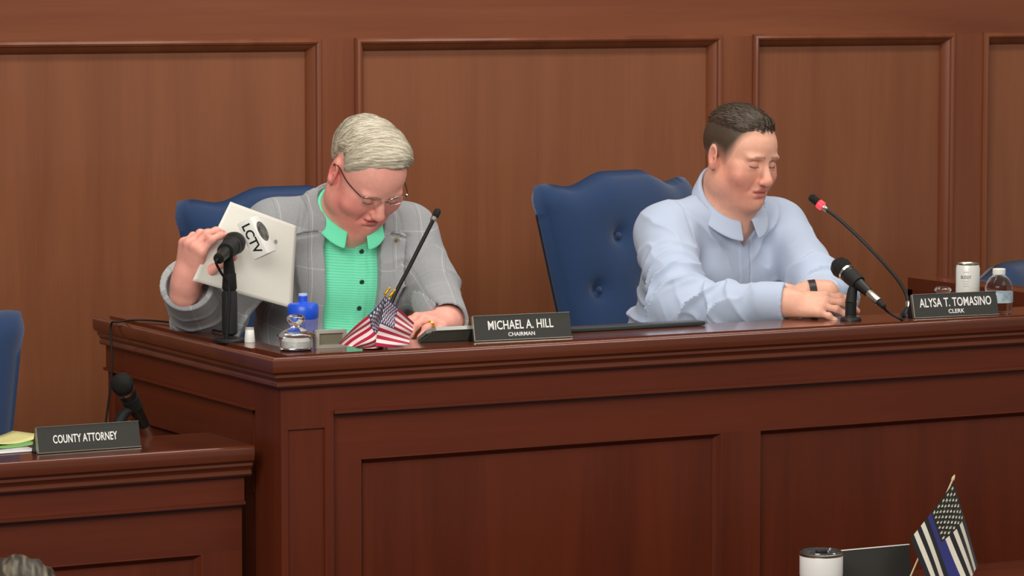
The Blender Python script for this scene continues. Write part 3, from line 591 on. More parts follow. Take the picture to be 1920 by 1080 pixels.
def put_color(o, col, name='tint'):
    at = o.data.attributes.new(name, 'FLOAT_COLOR', 'POINT'); at.data.foreach_set('color', np.hstack([col, np.ones((len(col), 1))]).astype(np.float32).ravel())
def put_vec(o, v, name): at = o.data.attributes.new(name, 'FLOAT_VECTOR', 'POINT'); at.data.foreach_set('vector', v.astype(np.float32).ravel())
def Rz(a): c, s = math.cos(a), math.sin(a); return np.array([[c, -s, 0], [s, c, 0], [0, 0, 1.]])
def Rx(a): c, s = math.cos(a), math.sin(a); return np.array([[1., 0, 0], [0, c, -s], [0, s, c]])
def Ry(a): c, s = math.cos(a), math.sin(a); return np.array([[c, 0, s], [0, 1., 0], [-s, 0, c]])
# ---------------------------------------------------------------- head, hands
def add_head(f, O, R, S, fat=0.0, nose=1.0, brow=1.0, mouth=0.0, nup=0.0, ear=1.0, mup=0.0):
    """head in local axes: +x the person's left, -y forward, +z up, origin between the ears at eye height"""
    A = R.T
    def w(p): return O + R @ (np.array(p, float) * S)
    def E(c, r, k=.012, op='u', rot=None): f.ell(w(c), np.array(r) * S, A if rot is None else (R @ rot).T, k * S, op)
    def K(a, b, ra, rb, k=.01, op='u'): f.cone(w(a), w(b), ra * S, rb * S, k * S, op)
    E((0, .014, .036), (.076, .098, .082)); E((0, -.030, .030), (.066, .066, .066), .03)
    E((0, -.034, -.030), (.064 + fat * .4, .054, .072), .025); E((0, -.034, -.074), (.053 + fat, .050, .040), .03)
    E((0, -.077, -.102), (.021, .017, .015), .022)
    for s in (-1, 1):
        E((s * (.050 + fat * .7), -.006, -.066), (.017, .026, .026), .03)
        E((s * .042, -.062, -.034), (.025 + fat * .5, .023, .024), .024)
        E((s * .050, -.052, -.010), (.016, .020, .010), .016)
        E((s * .028, -.083, .0175), (.025, .0125 * brow, .0075), .014)
    K((0, -.086, .010), (0, -.1085, -.034 + nup), .0085, .0118 * nose, .012)
    E((0, -.112, -.040 + nup), (.0125 * nose, .0105 * nose, .0100 * nose), .008)
    for s in (-1, 1):
        E((s * .0132 * nose, -.100, -.0425 + nup), (.0085, .0115, .0078), .006)
        E((s * .031, -.0965, .000), (.0185, .0125, .0115), .012, 's')
        E((s * .031, -.0770, -.0005), (.0158, .0140, .0120), .005)
        E((s * .031, -.0800, -.0105), (.0165, .0090, .0042), .005)
        K((s * .0185, -.0885, -.0052), (s * .031, -.0925, -.0078), .0010, .0012, .0020, 's'); K((s * .031, -.0925, -.0078), (s * .0445, -.0850, -.0060), .0012, .0010, .0020, 's')
        K((s * .020, -.0870, .0072), (s * .031, -.0890, .0098), .0008, .0010, .0030, 's'); K((s * .031, -.0890, .0098), (s * .045, -.0805, .0065), .0010, .0008, .0030, 's')
        E((s * .0065, -.109, -.0505 + nup), (.0042, .0052, .0035), .003, 's')
    E((0, -.072, -.068), (.034, .024, .025), .018)
    E((0, -.0935, -.0625 + mup), (.0215, .0085, .0062), .006); E((0, -.0915, -.0765 + mup), (.0190, .0085, .0068), .006)
    K((-.021, -.0915, -.0712 + mup), (.021, -.0915, -.0712 + mup), .0014, .0014, .006, 's')
    E((0, -.1005, -.0700 + mup), (.018, .004, .0016 + mouth), .004, 's')
    E((0, -.094, -.0885 + mup), (.018, .006, .004), .008, 's')
    for s in (-1, 1):
        K((s * .020, -.0975, -.043 + nup), (s * .033, -.0850, -.070), .0020, .0010, .014, 's')
        rot = Rz(s * .32) @ Rx(-.18)
        E((s * .0805, .014, -.002), (.0080 * ear, .0195 * ear, .0315 * ear), .006, 'u', rot); E((s * .0745, .004, -.020), (.008, .010, .014), .008)
        E((s * .0870, .009, .000), (.0065, .0110 * ear, .0190 * ear), .003, 's', rot)
        E((s * .083, .009, -.026), (.005, .008, .009), .006)
        E((s * .085, .004, -.002), (.0035, .004, .006), .003)
    if fat > .012:
        for s in (-1, 1): E((s * .036, -.060, -.088), (.019, .020, .021), .02)
    if fat > .004: E((0, -.040, -.108), (.044, .040, .020), .03)
    return w
def add_hand(f, W, d, n, side, curls, thumb, S=1.0, spread=(.14, .04, -.05, -.16), ke=.006):
    """W wrist, d towards knuckles, n out of the back of the hand, side=+1 when the thumb lies on cross(d,n). returns finger joints"""
    d = nrm(d); n = nrm(np.array(n) - d * (np.array(n) @ d)); t = np.cross(d, n) * side; J = {}
    xs = (.030, .0105, -.010, -.029); Lf = (.074, .083, .077, .060); mc = (.091, .094, .090, .082); r0 = (.0092, .0095, .0090, .0080)
    for i in range(4):
        kn = W + (d * mc[i] + t * xs[i] + n * (.004 if i in (1, 2) else 0)) * S; b = W + (d * .012 + t * xs[i] * .55) * S
        f.cone(b, kn, .0155 * S, .0125 * S, .012 * S)
        fd = nrm(d + t * spread[i]); p = kn; ang = 0; J[i] = [kn]
        for q, (fr, c) in enumerate(zip((.45, .31, .24), curls[i])):
            ang += c; dd = fd * math.cos(ang) - n * math.sin(ang); e = p + dd * Lf[i] * fr * S
            f.cone(p, e, r0[i] * S * (1, .93, .84)[q], r0[i] * S * (.93, .84, .74)[q], (.006 if q == 0 else .003) * S); f.ell(p + (n * .001) * S, np.array([1, 1, 1]) * r0[i] * 1.06 * S * (1.1 if q == 0 else 1, .97, .9)[q], None, .004 * S); J[i].append(e); p = e
    f.ell(W + (d * .045 - n * .006) * S, np.array([.042, .034, .0155]) * S, np.array([d, t, n]), .014 * S)
    f.ell(W + (d * .030 + t * .024 - n * .008) * S, np.array([.030, .016, .015]) * S, np.array([nrm(d + t * .35), nrm(t - d * .35), n]), .012 * S)
    p = W + (d * .022 + t * .030 - n * .006) * S; J['t'] = [p]
    for (L, vec, ra, rb) in zip((.042, .032, .026), thumb, (.0135, .0108, .0095), (.0108, .0095, .0078)):
        dd = nrm(d * vec[0] + t * vec[1] + n * vec[2]); e = p + dd * L * S; f.cone(p, e, ra * S, rb * S, .006 * S); J['t'].append(e); p = e
    return J
def skin_mat(name, rough=.45):
    m = mat(name, (220, 170, 150), rough, attr='tint', bump=.10, bscale=600, spec=.35); b = m.node_tree.nodes['Principled BSDF']; b.inputs['Subsurface Weight'].default_value = .12; b.inputs['Subsurface Radius'].default_value = (.012, .005, .003); b.inputs['Subsurface Scale'].default_value = .6; return m
def mixc(c, t, w): w = np.clip(w, 0, 1)[:, None]; return c * (1 - w) + np.array(s2l(t)) * w
def face_tint(V, O, R, S, base, red, lip, browc, lashc, stub=None, jaw=None, mup=0.0):
    q = (V - O) @ R / S; x, y, z = q.T; ax = np.abs(x); c = np.tile(np.array(s2l(base)), (len(V), 1))
    g = lambda px, py, pz, r: np.exp(-(((ax - px) ** 2 + (y - py) ** 2 + (z - pz) ** 2) / r ** 2))
    near = (np.abs(q) < .16).all(1)
    c = mixc(c, red, near * (.85 * g(.048, -.055, -.045, .042) + .55 * g(0, -.115, -.04, .018) + .6 * g(.08, .012, -.005, .03) + .35 * g(.03, -.08, -.09, .03)))
    if jaw: c = mixc(c, jaw, near * .45 * sstep(-.045, -.07, z) * sstep(.06, .0, y) * sstep(-.14, -.115, z))
    z0 = z; z = z - mup; lipm = near * (y < -.078) * sstep(.027, .021, ax + 1.2 * np.abs(z + .070)) * sstep(.0165, .011, np.abs(z + .0695)); c = mixc(c, lip, lipm * .8)
    c = mixc(c, (120, 58, 52), near * (y < -.086) * sstep(.021, .017, ax) * sstep(.0022, .0008, np.abs(z + .0704)) * .8)
    z = z0; bz = .0195 + .10 * np.maximum(0, .022 - np.abs(ax - .026)) * .6; c = mixc(c, browc, near * (y < -.055) * sstep(.046, .040, ax) * sstep(.008, .013, ax) * sstep(.0050, .0012, np.abs(z - bz)) * (.55 + .35 * vnoise(q * np.array([500, 200, 200]))))
    lz = -.0078 + 11 * (ax - .031) ** 2; c = mixc(c, lashc, near * (y < -.068) * (np.abs(ax - .031) < .0145) * sstep(.0026, .0008, np.abs(z - lz)) * .9)
    c = mixc(c, lashc, near * (y < -.066) * (np.abs(ax - .031) < .014) * sstep(.0018, .0006, np.abs(z - .0098 + 14 * (ax - .031) ** 2)) * .3)
    if stub is not None:
        w, col = stub(x, y, z); c = mixc(c, col, near * w)
    c *= (1 + .05 * vnoise(V * 160))[:, None]
    return c
SKIN = skin_mat('skin')
def hairline(y, pts): return np.interp(y, [p[0] for p in pts], [p[1] for p in pts])
def place_local(o, O, R):
    o.matrix_basis = Matrix([[*(R[i]), O[i]] for i in range(3)] + [[0, 0, 0, 1]])

def hair_strands(parent, f, V, O, R, S, dirn, n, steps, step, cols, org, m, keep, lift=.0012, wid=.0007, seed=1, jitter=.10):
    """thin ribbons combed over the hair surface (too many to count: one part)"""
    rg = np.random.RandomState(seed); P = V[rg.choice(len(V), n)]; q = (P - O) @ R / S; P = P[keep(q)]; n = len(P); jit = rg.normal(0, jitter, (n, 3)); rows = []; e = .0012
    lf = lift * rg.uniform(.2, 1.6, n)
    for k in range(steps + 1):
        g = np.stack([f(P + np.eye(3)[i] * e) - f(P - np.eye(3)[i] * e) for i in range(3)], 1); g /= np.linalg.norm(g, axis=1)[:, None] + 1e-9
        P = P - g * np.clip(f(P), -.004, .004)[:, None]; q = (P - O) @ R / S; d = (dirn(q) + jit) @ R.T; d -= g * (d * g).sum(1)[:, None]; d /= np.linalg.norm(d, axis=1)[:, None] + 1e-9
        s_ = np.cross(d, g); w = wid * math.sin(math.pi * (.12 + .80 * k / steps)); c = P + g * (lf * math.sin(math.pi * min(1, .15 + k / steps)))[:, None]; rows.append((c - s_ * w, c + s_ * w)); P = P + d * step
    VV = np.concatenate([np.concatenate(r) for r in rows]); Q = []
    i = np.arange(n)
    for k in range(steps): a = k * 2 * n; b = a + 2 * n; Q.append(np.stack([a + i, a + n + i, b + n + i, b + i], 1))
    o = np_mesh('hair_strands', VV, np.concatenate(Q), m, parent, org); o['kind'] = 'stuff'
    c = np.array([s2l(x) for x in cols])[rg.randint(0, len(cols), n)] * rg.uniform(.85, 1.15, (n, 1)); put_color(o, np.tile(c, (2 * (steps + 1), 1))); return o
# ================================================================ the man in the grey jacket
def cloth_mat(name, base, kind):
    m = bpy.data.materials.new(name); m.use_nodes = True; n = m.node_tree.nodes; L = m.node_tree.links; b = n['Principled BSDF']; b.inputs['Roughness'].default_value = .85; b.inputs['Specular IOR Level'].default_value = .2; b.inputs['Sheen Weight'].default_value = .15
    a = n.new('ShaderNodeAttribute'); a.attribute_name = 'weave'; sp = n.new('ShaderNodeSeparateXYZ'); L.new(a.outputs['Vector'], sp.inputs[0])
    def math_(op, x, y=None):
        k = n.new('ShaderNodeMath'); k.operation = op
        for i, v in enumerate((x, y)):
            if v is None: continue
            if isinstance(v, (int, float)): k.inputs[i].default_value = v
            else: L.new(v, k.inputs[i])
        return k.outputs[0]
    def line(v, per, wd): return math_('LESS_THAN', math_('ABSOLUTE', math_('SUBTRACT', math_('FRACT', math_('DIVIDE', v, per)), .5)), wd / per / 2)
    ns = n.new('ShaderNodeTexNoise'); ns.inputs['Scale'].default_value = 500 if kind == 'plaid' else 260; tc = n.new('ShaderNodeTexCoord'); L.new(tc.outputs['Object'], ns.inputs[0])
    def mix(f, A, Bc):
        x = n.new('ShaderNodeMix'); x.data_type = 'RGBA'
        if isinstance(f, float): x.inputs[0].default_value = f
        else: L.new(f, x.inputs[0])
        for i, v in ((6, A), (7, Bc)):
            if isinstance(v, tuple): x.inputs[i].default_value = (*s2l(v), 1)
            else: L.new(v, x.inputs[i])
        return x.outputs[2]
    if kind == 'plaid':
        c = mix(ns.outputs[0], tuple(int(v * .86) for v in base), tuple(min(255, int(v * 1.10)) for v in base))
        c = mix(math_('MULTIPLY', line(sp.outputs[0], .066, .0020), .38), c, (206, 206, 204)); c = mix(math_('MULTIPLY', line(sp.outputs[1], .078, .0020), .32), c, (206, 206, 204))
        c = mix(math_('MULTIPLY', line(math_('ADD', sp.outputs[0], .008), .066, .0016), .35), c, (96, 100, 106))
    elif kind == 'stripe':
        s = line(math_('ADD', sp.outputs[1], math_('MULTIPLY', ns.outputs[0], .0016)), .0056, .0020); c = mix(math_('MULTIPLY', s, .45), base, tuple(int(v * .78) for v in base))
    elif kind == 'micro':
        s = line(sp.outputs[0], .004, .0014); c = mix(math_('MULTIPLY', s, .25), base, tuple(int(v * .88) for v in base))
    else: c = mix(ns.outputs[0], base, base)
    L.new(c, b.inputs['Base Color'])
    bp = n.new('ShaderNodeBump'); bp.inputs['Strength'].default_value = .12; bp.inputs['Distance'].default_value = .001; L.new(ns.outputs[0], bp.inputs['Height']); L.new(bp.outputs[0], b.inputs['Normal'])
    return m
def folds(P, d, c, R, direction, freq, amp, seed=0, warp=.35):
    """soft ridges across `direction` around centre c"""
    r2 = ((P - c) ** 2).sum(1); ix = np.nonzero((r2 < (R * 2.2) ** 2) & (np.abs(d) < .03))[0]
    if not len(ix): return d
    Q = P[ix]; g = np.exp(-r2[ix] / R ** 2); w = vnoise(Q * 14 + seed) * warp * 6.28 + vnoise(Q * 30 + seed) * .5
    s = np.sin((Q - c) @ np.array(direction) * freq * 3.1416 + w * .5); d = d.copy(); rg = 1 - np.abs(s); d[ix] -= amp * g * (2.2 * rg ** 2.4 - .45); return d
def rough_up(P, d, *terms):
    ix = np.nonzero(np.abs(d) < .03)[0]; d = d.copy()
    for fr, am in terms: d[ix] -= am * vnoise(P[ix] * fr)
    return d
class Torso:
    """frame: origin between the shoulders, l = person's left, u = up the spine, f = forward"""
    def __init__(s, shR, shL, hip):
        s.R = np.array(shR); s.L = np.array(shL); s.o = (s.R + s.L) / 2; s.l = nrm(s.L - s.R); u = nrm(s.o - np.array(hip)); s.u = nrm(u - s.l * (u @ s.l)); s.f = np.cross(s.u, s.l) * 1.0
        s.f = np.cross(s.l, s.u) * -1 if (np.cross(s.l, s.u) @ np.array([0, -1, 0])) < 0 else np.cross(s.l, s.u)
        s.A = np.array([s.l, s.f, s.u]); s.hip = np.array(hip)
    def w(s, l, f, u): return s.o + s.l * l + s.f * f + s.u * u
    def loc(s, P): return (P - s.o) @ s.A.T
def torso_prims(f, T, off, belly, neck, k=.04, trap=0.0):
    f.ell(T.w(0, .005, -.13), (.175 + off, .115 + off, .185 + off), T.A, k); f.ell(T.w(0, .015 + belly * .5, -.32), (.165 + off + belly * .4, .125 + off + belly, .16 + off), T.A, .06)
    f.ell(T.w(0, -.01, -.47), (.175 + off, .13 + off, .12 + off), T.A, .06)
    f.cone(T.R - T.l * -.012, T.L - T.l * .012, .058 + off, .058 + off, .05)
    for s in (T.R, T.L): f.cone(neck + T.u * (-.01 + trap), s + T.u * .018, .056 + off * .7 + trap * .1, .045 + off, .035)
    f.cone(T.w(-.07, .055, -.10), T.w(.07, .055, -.10), .07 + off, .07 + off, .04)
def arm(f, sh, el, wr, off, r=(.056, .047, .044, .030), k=.02, cut=None, hollow=0):
    f.cone(sh, el, r[0] + off, r[1] + off, .03); f.cone(el, wr, r[2] + off, r[3] + off * .6, k, cut=cut, hollow=hollow)
def weave_coords(V, T, arms):
    q = T.loc(V); out = np.stack([q[:, 0], q[:, 2], q[:, 1]], 1); best = np.full(len(V), .0)
    for sh, el, wr in arms:
        for a, b, base in ((sh, el, 0), (el, wr, np.linalg.norm(np.array(el) - sh))):
            a = np.array(a); ab = np.array(b) - a; L = np.linalg.norm(ab); d = ab / L; h = (V - a) @ d; v = V - a - np.outer(np.clip(h, 0, L), d); r = np.sqrt((v ** 2).sum(1))
            m = (r < .095) & (h > (.05 if base == 0 else -.02)) & (h < L + .05); m &= (np.abs(q[:, 0]) > .175) | (q[:, 1] > .17) | (base > 0)
            e1 = nrm(np.cross(d, [0.2, .3, 1])); e2 = np.cross(d, e1); an = np.arctan2(v @ e2, v @ e1); out[m, 0] = an[m] * .055; out[m, 1] = base + h[m]
    return out
def collar(parent, T, N, up, r_in, r_out, h_back, h_front, drop, point, phi0, m, org, phi1=None, sep=.004, stand=.0, fwd=None):
    """folded shirt collar around the neck axis"""
    up = nrm(up); fw = nrm((T.f if fwd is None else fwd) - up * ((T.f if fwd is None else fwd) @ up)); lf = np.cross(up, fw); lf = lf if lf @ T.l > 0 else -lf; V = []; n = 64; rows = 9
    for i in range(n + 1):
        ph = phi0 + (2 * math.pi - 2 * phi0) * i / n; fr = (1 + math.cos(ph)) / 2; e = min(i, n - i) / n
        dr = nrm(fw * math.cos(ph) + lf * math.sin(ph)); hb = h_back * (1 - fr) + h_front * fr; pt = math.exp(-(e / .10) ** 2) * point
        for j in range(rows):
            t = j / (rows - 1)
            if t < .4: s = t / .4; r = r_in + .001 * s; h = hb - .030 * (1 - s)
            else:
                s = (t - .4) / .6; r = r_in + (r_out - r_in) * (.30 + .70 * fr ** .5) * (.25 * min(1, s / .15) + .75 * s) + pt * s * .5; h = hb + .003 * math.sin(min(1, s / .25) * math.pi) - (drop + pt) * s ** 1.1
            V.append(N + dr * r * (1 + .10 * fr * t) + up * h - org)
    Fc = [(i * rows + j, (i + 1) * rows + j, (i + 1) * rows + j + 1, i * rows + j + 1) for i in range(n) for j in range(rows - 1)]
    o = meshobj('collar', V, Fc, m, parent, True); so = o.modifiers.new('thick', 'SOLIDIFY'); so.thickness = .0028; so.offset = 0; ss = o.modifiers.new('smooth', 'SUBSURF'); ss.levels = 1; ss.render_levels = 1
    return o
def bounds(f, pad=.03):
    lo = np.min([c - R for _, c, R, k, op in f.ops if op == 'u'], 0) - pad; hi = np.max([c + R for _, c, R, k, op in f.ops if op == 'u'], 0) + pad; return lo, hi
def legs(parent, T, m, floor, org, shoe):
    f = Field(); hz = T.hip; fwd = nrm([T.f[0], T.f[1], 0]); lat = nrm([T.l[0], T.l[1], 0])
    f.ell(hz + [0, 0, .02], (.19, .16, .12), np.array([lat, fwd, [0, 0, 1]]), .03); kn = []
    for s in (-1, 1):
        h = hz + lat * s * .09; kk = h + fwd * .40 + lat * s * .05; kk[2] = floor + .50; a = kk + fwd * .02; a[2] = floor + .10; f.cone(h, kk, .088, .064, .03); f.cone(kk, a, .062, .05, .03, cut=0); kn.append((a, s))
    V, Q = mesh_field(f, *bounds(f), .012); np_mesh('trousers', V, Q, m, parent, org)
    for a, s in kn:
        g = Field(); g.cone(a - [0, 0, .055] - fwd * .04, a - [0, 0, .06] + fwd * .16, .042, .036, .02); g.cone(a + [0, 0, .0], a - [0, 0, .05], .045, .045, .03); g.post = lambda P, d: np.maximum(d, floor + .002 - P[:, 2]); V, Q = mesh_field(g, *bounds(g), .008); np_mesh('shoe', V, Q, shoe, parent, org)
SHOE = mat('shoe_leather', (26, 22, 20), .35)
def man_jacket():
    O = atY(687, 325, .545); S = .95; R = Rz(math.radians(5)) @ Rx(math.radians(43))
    shR, shL = atY(516, 438, .70), atY(762, 446, .66); hip = np.array([(shR[0] + shL[0]) / 2 - .03, .80, 1.24]); T = Torso(shR, shL, hip); N = T.w(-.005, .035, .050)
    elR, wrR = atY(388, 614, .66), atY(349, 530, .47); elL, wrL = atY(806, 536, .58), atY(838, 600, .355)
    elR[2] = max(elR[2], 1.51)
    per = thing('person', 'seated man in a grey plaid jacket and mint green polo looking down at papers', 'person', (hip[0], hip[1], .70)); org = np.array(per.location)
    # ---- body: one continuous surface
    f = Field(); w = add_head(f, O, R, S, fat=.019, nose=.94, brow=.9, nup=.006, ear=1.12, mup=.009)
    nk = w((0, .018, -.075)); f.cone(nk, N, .060, .062, .03); f.cone(w((0, -.03, -.10)), N + T.f * .03, .040, .05, .03)
    torso_prims(f, T, -.016, .05, N, trap=.008); arm(f, shR, elR, wrR, -.014, (.056, .047, .044, .040)); arm(f, shL, elL, wrL, -.014, (.056, .047, .044, .040))
    # right hand grips the packet: fingers in front of the sheet, thumb behind
    dR = nrm(atY(366, 440, .42) - wrR); nR = -(RT * -.62 + FW * .72 - UP * .1); nR = nrm(-FW * .75 - RT * .65)
    cu = [(.55, .75, .45), (.75, .75, .45), (.95, .75, .4), (1.1, .8, .4)]
    HR = add_hand(f, wrR, dR, nR, 1 if np.cross(dR, nR) @ RT > 0 else -1, cu, [(.8, .5, -.35), (.75, .55, -.45), (.7, .6, -.35)], 1.0)
    f.cone(wrR - dR * .03, wrR + dR * .02, .031, .030, .012)
    hl = atY(792, 606, .28); hl[2] = LZ + .025; dL = nrm(hl - wrL); nL = nrm(np.array([0, -.35, 1.]))
    tL = np.cross(dL, nL); HL = add_hand(f, wrL, dL, nL, 1 if tL @ RT < 0 else -1, [(.35, .45, .25), (.38, .5, .3), (.40, .5, .3), (.42, .5, .3)], [(.8, .55, -.2), (.9, .35, -.25), (.95, .2, -.2)], 1.0)
    f.cone(wrL - dL * .03, wrL + dL * .02, .031, .030, .012)
    V, Q = mesh_field(f, *bounds(f), .0026)
    body = np_mesh('body', V, Q, SKIN, per, org)
    tint = face_tint(V, O, R, S, (230, 164, 148), (206, 98, 96), (192, 100, 94), (206, 178, 160), (120, 80, 70), None, (222, 140, 128), .009); put_color(body, tint)
    # ---- hair
    PTS = [(-.2, .092), (-.070, .090), (-.055, .074), (-.040, .040), (-.026, .006), (-.014, .000), (-.004, .030), (.020, .040), (.034, .030), (.045, -.040), (.2, -.050)]
    h = Field(); h.ell(O + R @ (S * np.array((0, .022, .040))), S * np.array((.0840, .1040, .0840)), R.T); h.ell(O + R @ (S * np.array((.002, -.030, .056))), S * np.array((.073, .064, .054)), R.T, .03); h.ell(O + R @ (S * np.array((.014, -.014, .078))), S * np.array((.054, .07, .044)), R.T, .03)
    def hp(P, d):
        q = (P - O) @ R / S; x, y, z = q.T; zb = hairline(y, PTS) + .006 * vnoise(q * 60) + .10 * np.maximum(0, np.abs(x) - .045) * (y < -.05) * -1
        ps = np.arctan2(z - .01, -(y - .01)) ; st = np.sin(ps * 84 + 3.0 * vnoise(np.stack([x * 22, ps * 5, z * 0], 1)) + 1.5 * vnoise(q * 45)); fine = vnoise(np.stack([x * 40, ps * 70, y * 10], 1))
        d = d - .0004 * st - .0006 * fine - .0025 * vnoise(np.stack([x * 14, ps * 6, z * 8], 1)); d = d + .0095 * (1 - sstep(.0, .035, z - zb)); er = np.sqrt(((np.abs(x) - .088) / .022) ** 2 + ((y - .012) / .027) ** 2 + ((z + .001) / .040) ** 2); d = smax(d, (1 - er) * .022, .004); return smax(d, (zb - z) * .8, .004)
    h.post = hp; V, Q = mesh_field(h, *bounds(h, .01), .0021); hair = np_mesh('hair', V, Q, mat('hair_grey', (200, 190, 168), .5, attr='tint', spec=.5), per, org)
    q = (V - O) @ R; x, y, z = q.T; ps = np.arctan2(z - .01, -(y - .01)); wv = .5 + .5 * vnoise(np.stack([x * 30, ps * 55, y * 8], 1)); c = np.tile(np.array(s2l((192, 183, 162))), (len(V), 1)); c = mixc(c, (128, 116, 94), .85 * sstep(.40, .90, wv)); c = mixc(c, (128, 116, 98), .8 * np.exp(-((x + .062) ** 2 + (y - .035) ** 2 + (z - .070) ** 2) / .048 ** 2)); c = mixc(c, (126, 114, 98), .6 * sstep(.02, .06, y) * sstep(.03, -.02, z)); put_color(hair, c)
    hair_strands(hair, h, V, O, R, S, lambda q: np.stack([np.full(len(q), 1.), -.35 - 6 * q[:, 0] * 0, .2 - 9 * np.maximum(0, q[:, 0])], 1), 4200, 9, .0050, [(206, 197, 176), (190, 181, 160), (216, 209, 191), (168, 157, 134)], org, MT['hair_grey'], lambda q: q[:, 2] > .03, lift=.0007, wid=.0007, jitter=.07)
    # ---- glasses
    gl = bpy.data.objects.new('eyeglasses', None); link(gl, per); place_local(gl, O - org, R * S); RIM = mat('glasses_rim', (60, 46, 38), .35, .6); LENS = mat('lens', (246, 248, 246), .02, trans=1, ior=1.08)
    for s in (-1, 1):
        P = [];
        for k in range(37): a = 2 * math.pi * k / 36; P.append((s * .034 + .0235 * math.copysign(abs(math.cos(a)) ** .8, math.cos(a)), -.104 + .22 * max(0, abs(s * .034 + .0235 * math.cos(a)) - .02), .012 + .0135 * math.copysign(abs(math.sin(a)) ** .8, math.sin(a))))
        tube('rim', P, .0008, SILVER, gl, 6, False); c0 = (s * .034, -.102, .012)
        meshobj('lens', [c0] + [tuple(p) for p in P[:-1]], [(0, 1 + k, 1 + (k + 1) % 36) for k in range(36)], LENS, gl, True)
        tube('temple', [(s * .0575, -.096, .019), (s * .066, -.084, .020), (s * .077, -.04, .018), (s * .085, .000, .026), (s * .085, .020, .012)], .0014, RIM, gl, 8)
        lathe('hinge', [(.0022, -.002), (.0022, .002)], SILVER, gl, 10, Matrix.Translation((s * .060, -.093, .020)))
    tube('bridge', [(-.0105, -.104, .015), (0, -.107, .018), (.0105, -.104, .015)], .001, SILVER, gl, 8)
    # ---- polo shirt
    MINT = cloth_mat('mint_polo', (122, 234, 192), 'stripe'); f = Field(); torso_prims(f, T, -.004, .055, N, trap=.008)
    f.cone(T.w(0, .0, -.0), N, .05, .066, .03); nax = nrm(nk - N)
    def pp(P, d):
        q = T.loc(P); d = folds(P, d, T.w(.02, .1, -.33), .12, T.u * .8 + T.l * .35, 22, .004, 3); d = d - .0022 * (np.abs(q[:, 0] - .020) < .0135) * (q[:, 1] > .05) * sstep(-.34, -.33, q[:, 2])
        v = P - N; return np.maximum(np.maximum(d, v @ nax - .022), q[:, 2] * 0 + (-.42 - q[:, 2]))
    f.post = pp; V, Q = mesh_field(f, *bounds(f), .0042); polo = np_mesh('polo_shirt', V, Q, MINT, per, org); put_vec(polo, weave_coords(V, T, []), 'weave')
    co = collar(polo, T, N + T.f * .010, nax,   .066, .086, .062, .012, .030, .008, .28, cloth_mat('mint_collar', (112, 228, 182), 'plain'), org); nv = len(co.data.vertices); cc_ = np.empty(nv * 3, np.float32); co.data.vertices.foreach_get('co', cc_); put_vec(co, cc_.reshape(-1, 3) * [1, 1, 0], 'weave')
    for u in (-.005, -.067, -.127, -.187):
        # buttons sit on the placket
        p = T.w(.020, .0, u)
        for st in np.arange(.25, 0, -.001):
            if f((p + T.f * st)[None])[0] < .0: break
        lathe('button', [(0, -.001), (.0052, -.001), (.0056, .0008), (.0045, .0018), (0, .0014)], mat('dark_button', (28, 60, 52), .3), polo, 18, Matrix(frame_to(p + T.f * (st + .001) - org, p + T.f * (st + .01) - org)))
    # ---- jacket
    GREY = cloth_mat('grey_plaid', (150, 153, 156), 'plaid'); f = Field(); torso_prims(f, T, .010, .055, N, .05, .012)
    f.cone(T.w(0, -.03, 0), N - T.f * .012, .06, .077, .03)
    arm(f, shR, elR, wrR - nrm(wrR - elR) * .012, .013, (.058, .055, .058, .052), .03, cut=0., hollow=.046); arm(f, shL, elL, wrL + nrm(wrL - elL) * .012, .013, (.056, .050, .048, .038), .03, cut=0., hollow=.040)
    def jp(P, d):
        q = T.loc(P); l, fo, u = q.T
        d = folds(P, d, elR, .13, nrm(wrR - elR), 16, .007, 5); d = folds(P, d, elL, .10, nrm(elL - shL), 13, .0036, 8); d = folds(P, d, shL - T.u * .10, .09, T.l * .9 + T.u * .4, 14, .004, 2); d = folds(P, d, shR - T.u * .10, .09, T.l * .9 - T.u * .4, 14, .004, 4); d = folds(P, d, T.w(.12, .1, -.30), .12, T.u * .8 + T.l * .5, 11, .0028, 9)
        d = rough_up(P, d, (9, .0035))
        oR = np.interp(u, [-.5, -.30, -.12, 0, .06], [-.045, -.055, -.066, -.070, -.070]); oL = np.interp(u, [-.5, -.30, -.12, 0, .06], [.070, .062, .056, .060, .066])
        lapR = np.interp(u, [-.5, -.30, -.06, .030, .035, .07, .12], [0, .014, .064, .070, .052, .042, .020]); lapL = np.interp(u, [-.5, -.30, -.06, .030, .035, .07, .12], [0, .014, .058, .064, .048, .040, .020])
        fr = fo > .0; inl = fr * np.maximum(sstep(-.002, .002, l - (oR - lapR)) * (l < oR), sstep(-.002, .002, (oL + lapL) - l) * (l > oL)) * sstep(-.40, -.34, u); d = d - .0085 * inl
        eR = l - (oR - lapR) + .005; eL = l - (oL + lapL) - .005; d = d + .0035 * fr * (np.exp(-(eR / .004) ** 2) + np.exp(-(eL / .004) ** 2)) * (u > -.36) * (u < .09)
        d = d + .004 * fr * np.exp(-((u - .032 + .25 * (np.abs(l) - .1)) / .003) ** 2) * ((l < -.085) | (l > .085)) * inl * 2
        gap = np.minimum(l - oR, oL - l); d = np.where(fo > .01, smax(d, np.minimum(gap, .03), .004), d)
        v = P - N; nr = np.sqrt(np.maximum(0, (v ** 2).sum(1) - (v @ nax) ** 2)); d = np.maximum(d, np.minimum(.0735 - nr, .05) * ((v @ nax) > -.02) + -1. * ((v @ nax) <= -.02))
        d = np.maximum(d, (v @ nax) - (.042 - .35 * np.clip(v @ T.f, -.1, .2)))
        return np.maximum(d, -.50 - u)
    f.post = jp; V, Q = mesh_field(f, *bounds(f), .0032); jk = np_mesh('jacket', V, Q, GREY, per, org); put_vec(jk, weave_coords(V, T, [(shR, elR, wrR), (shL, elL, wrL)]), 'weave')
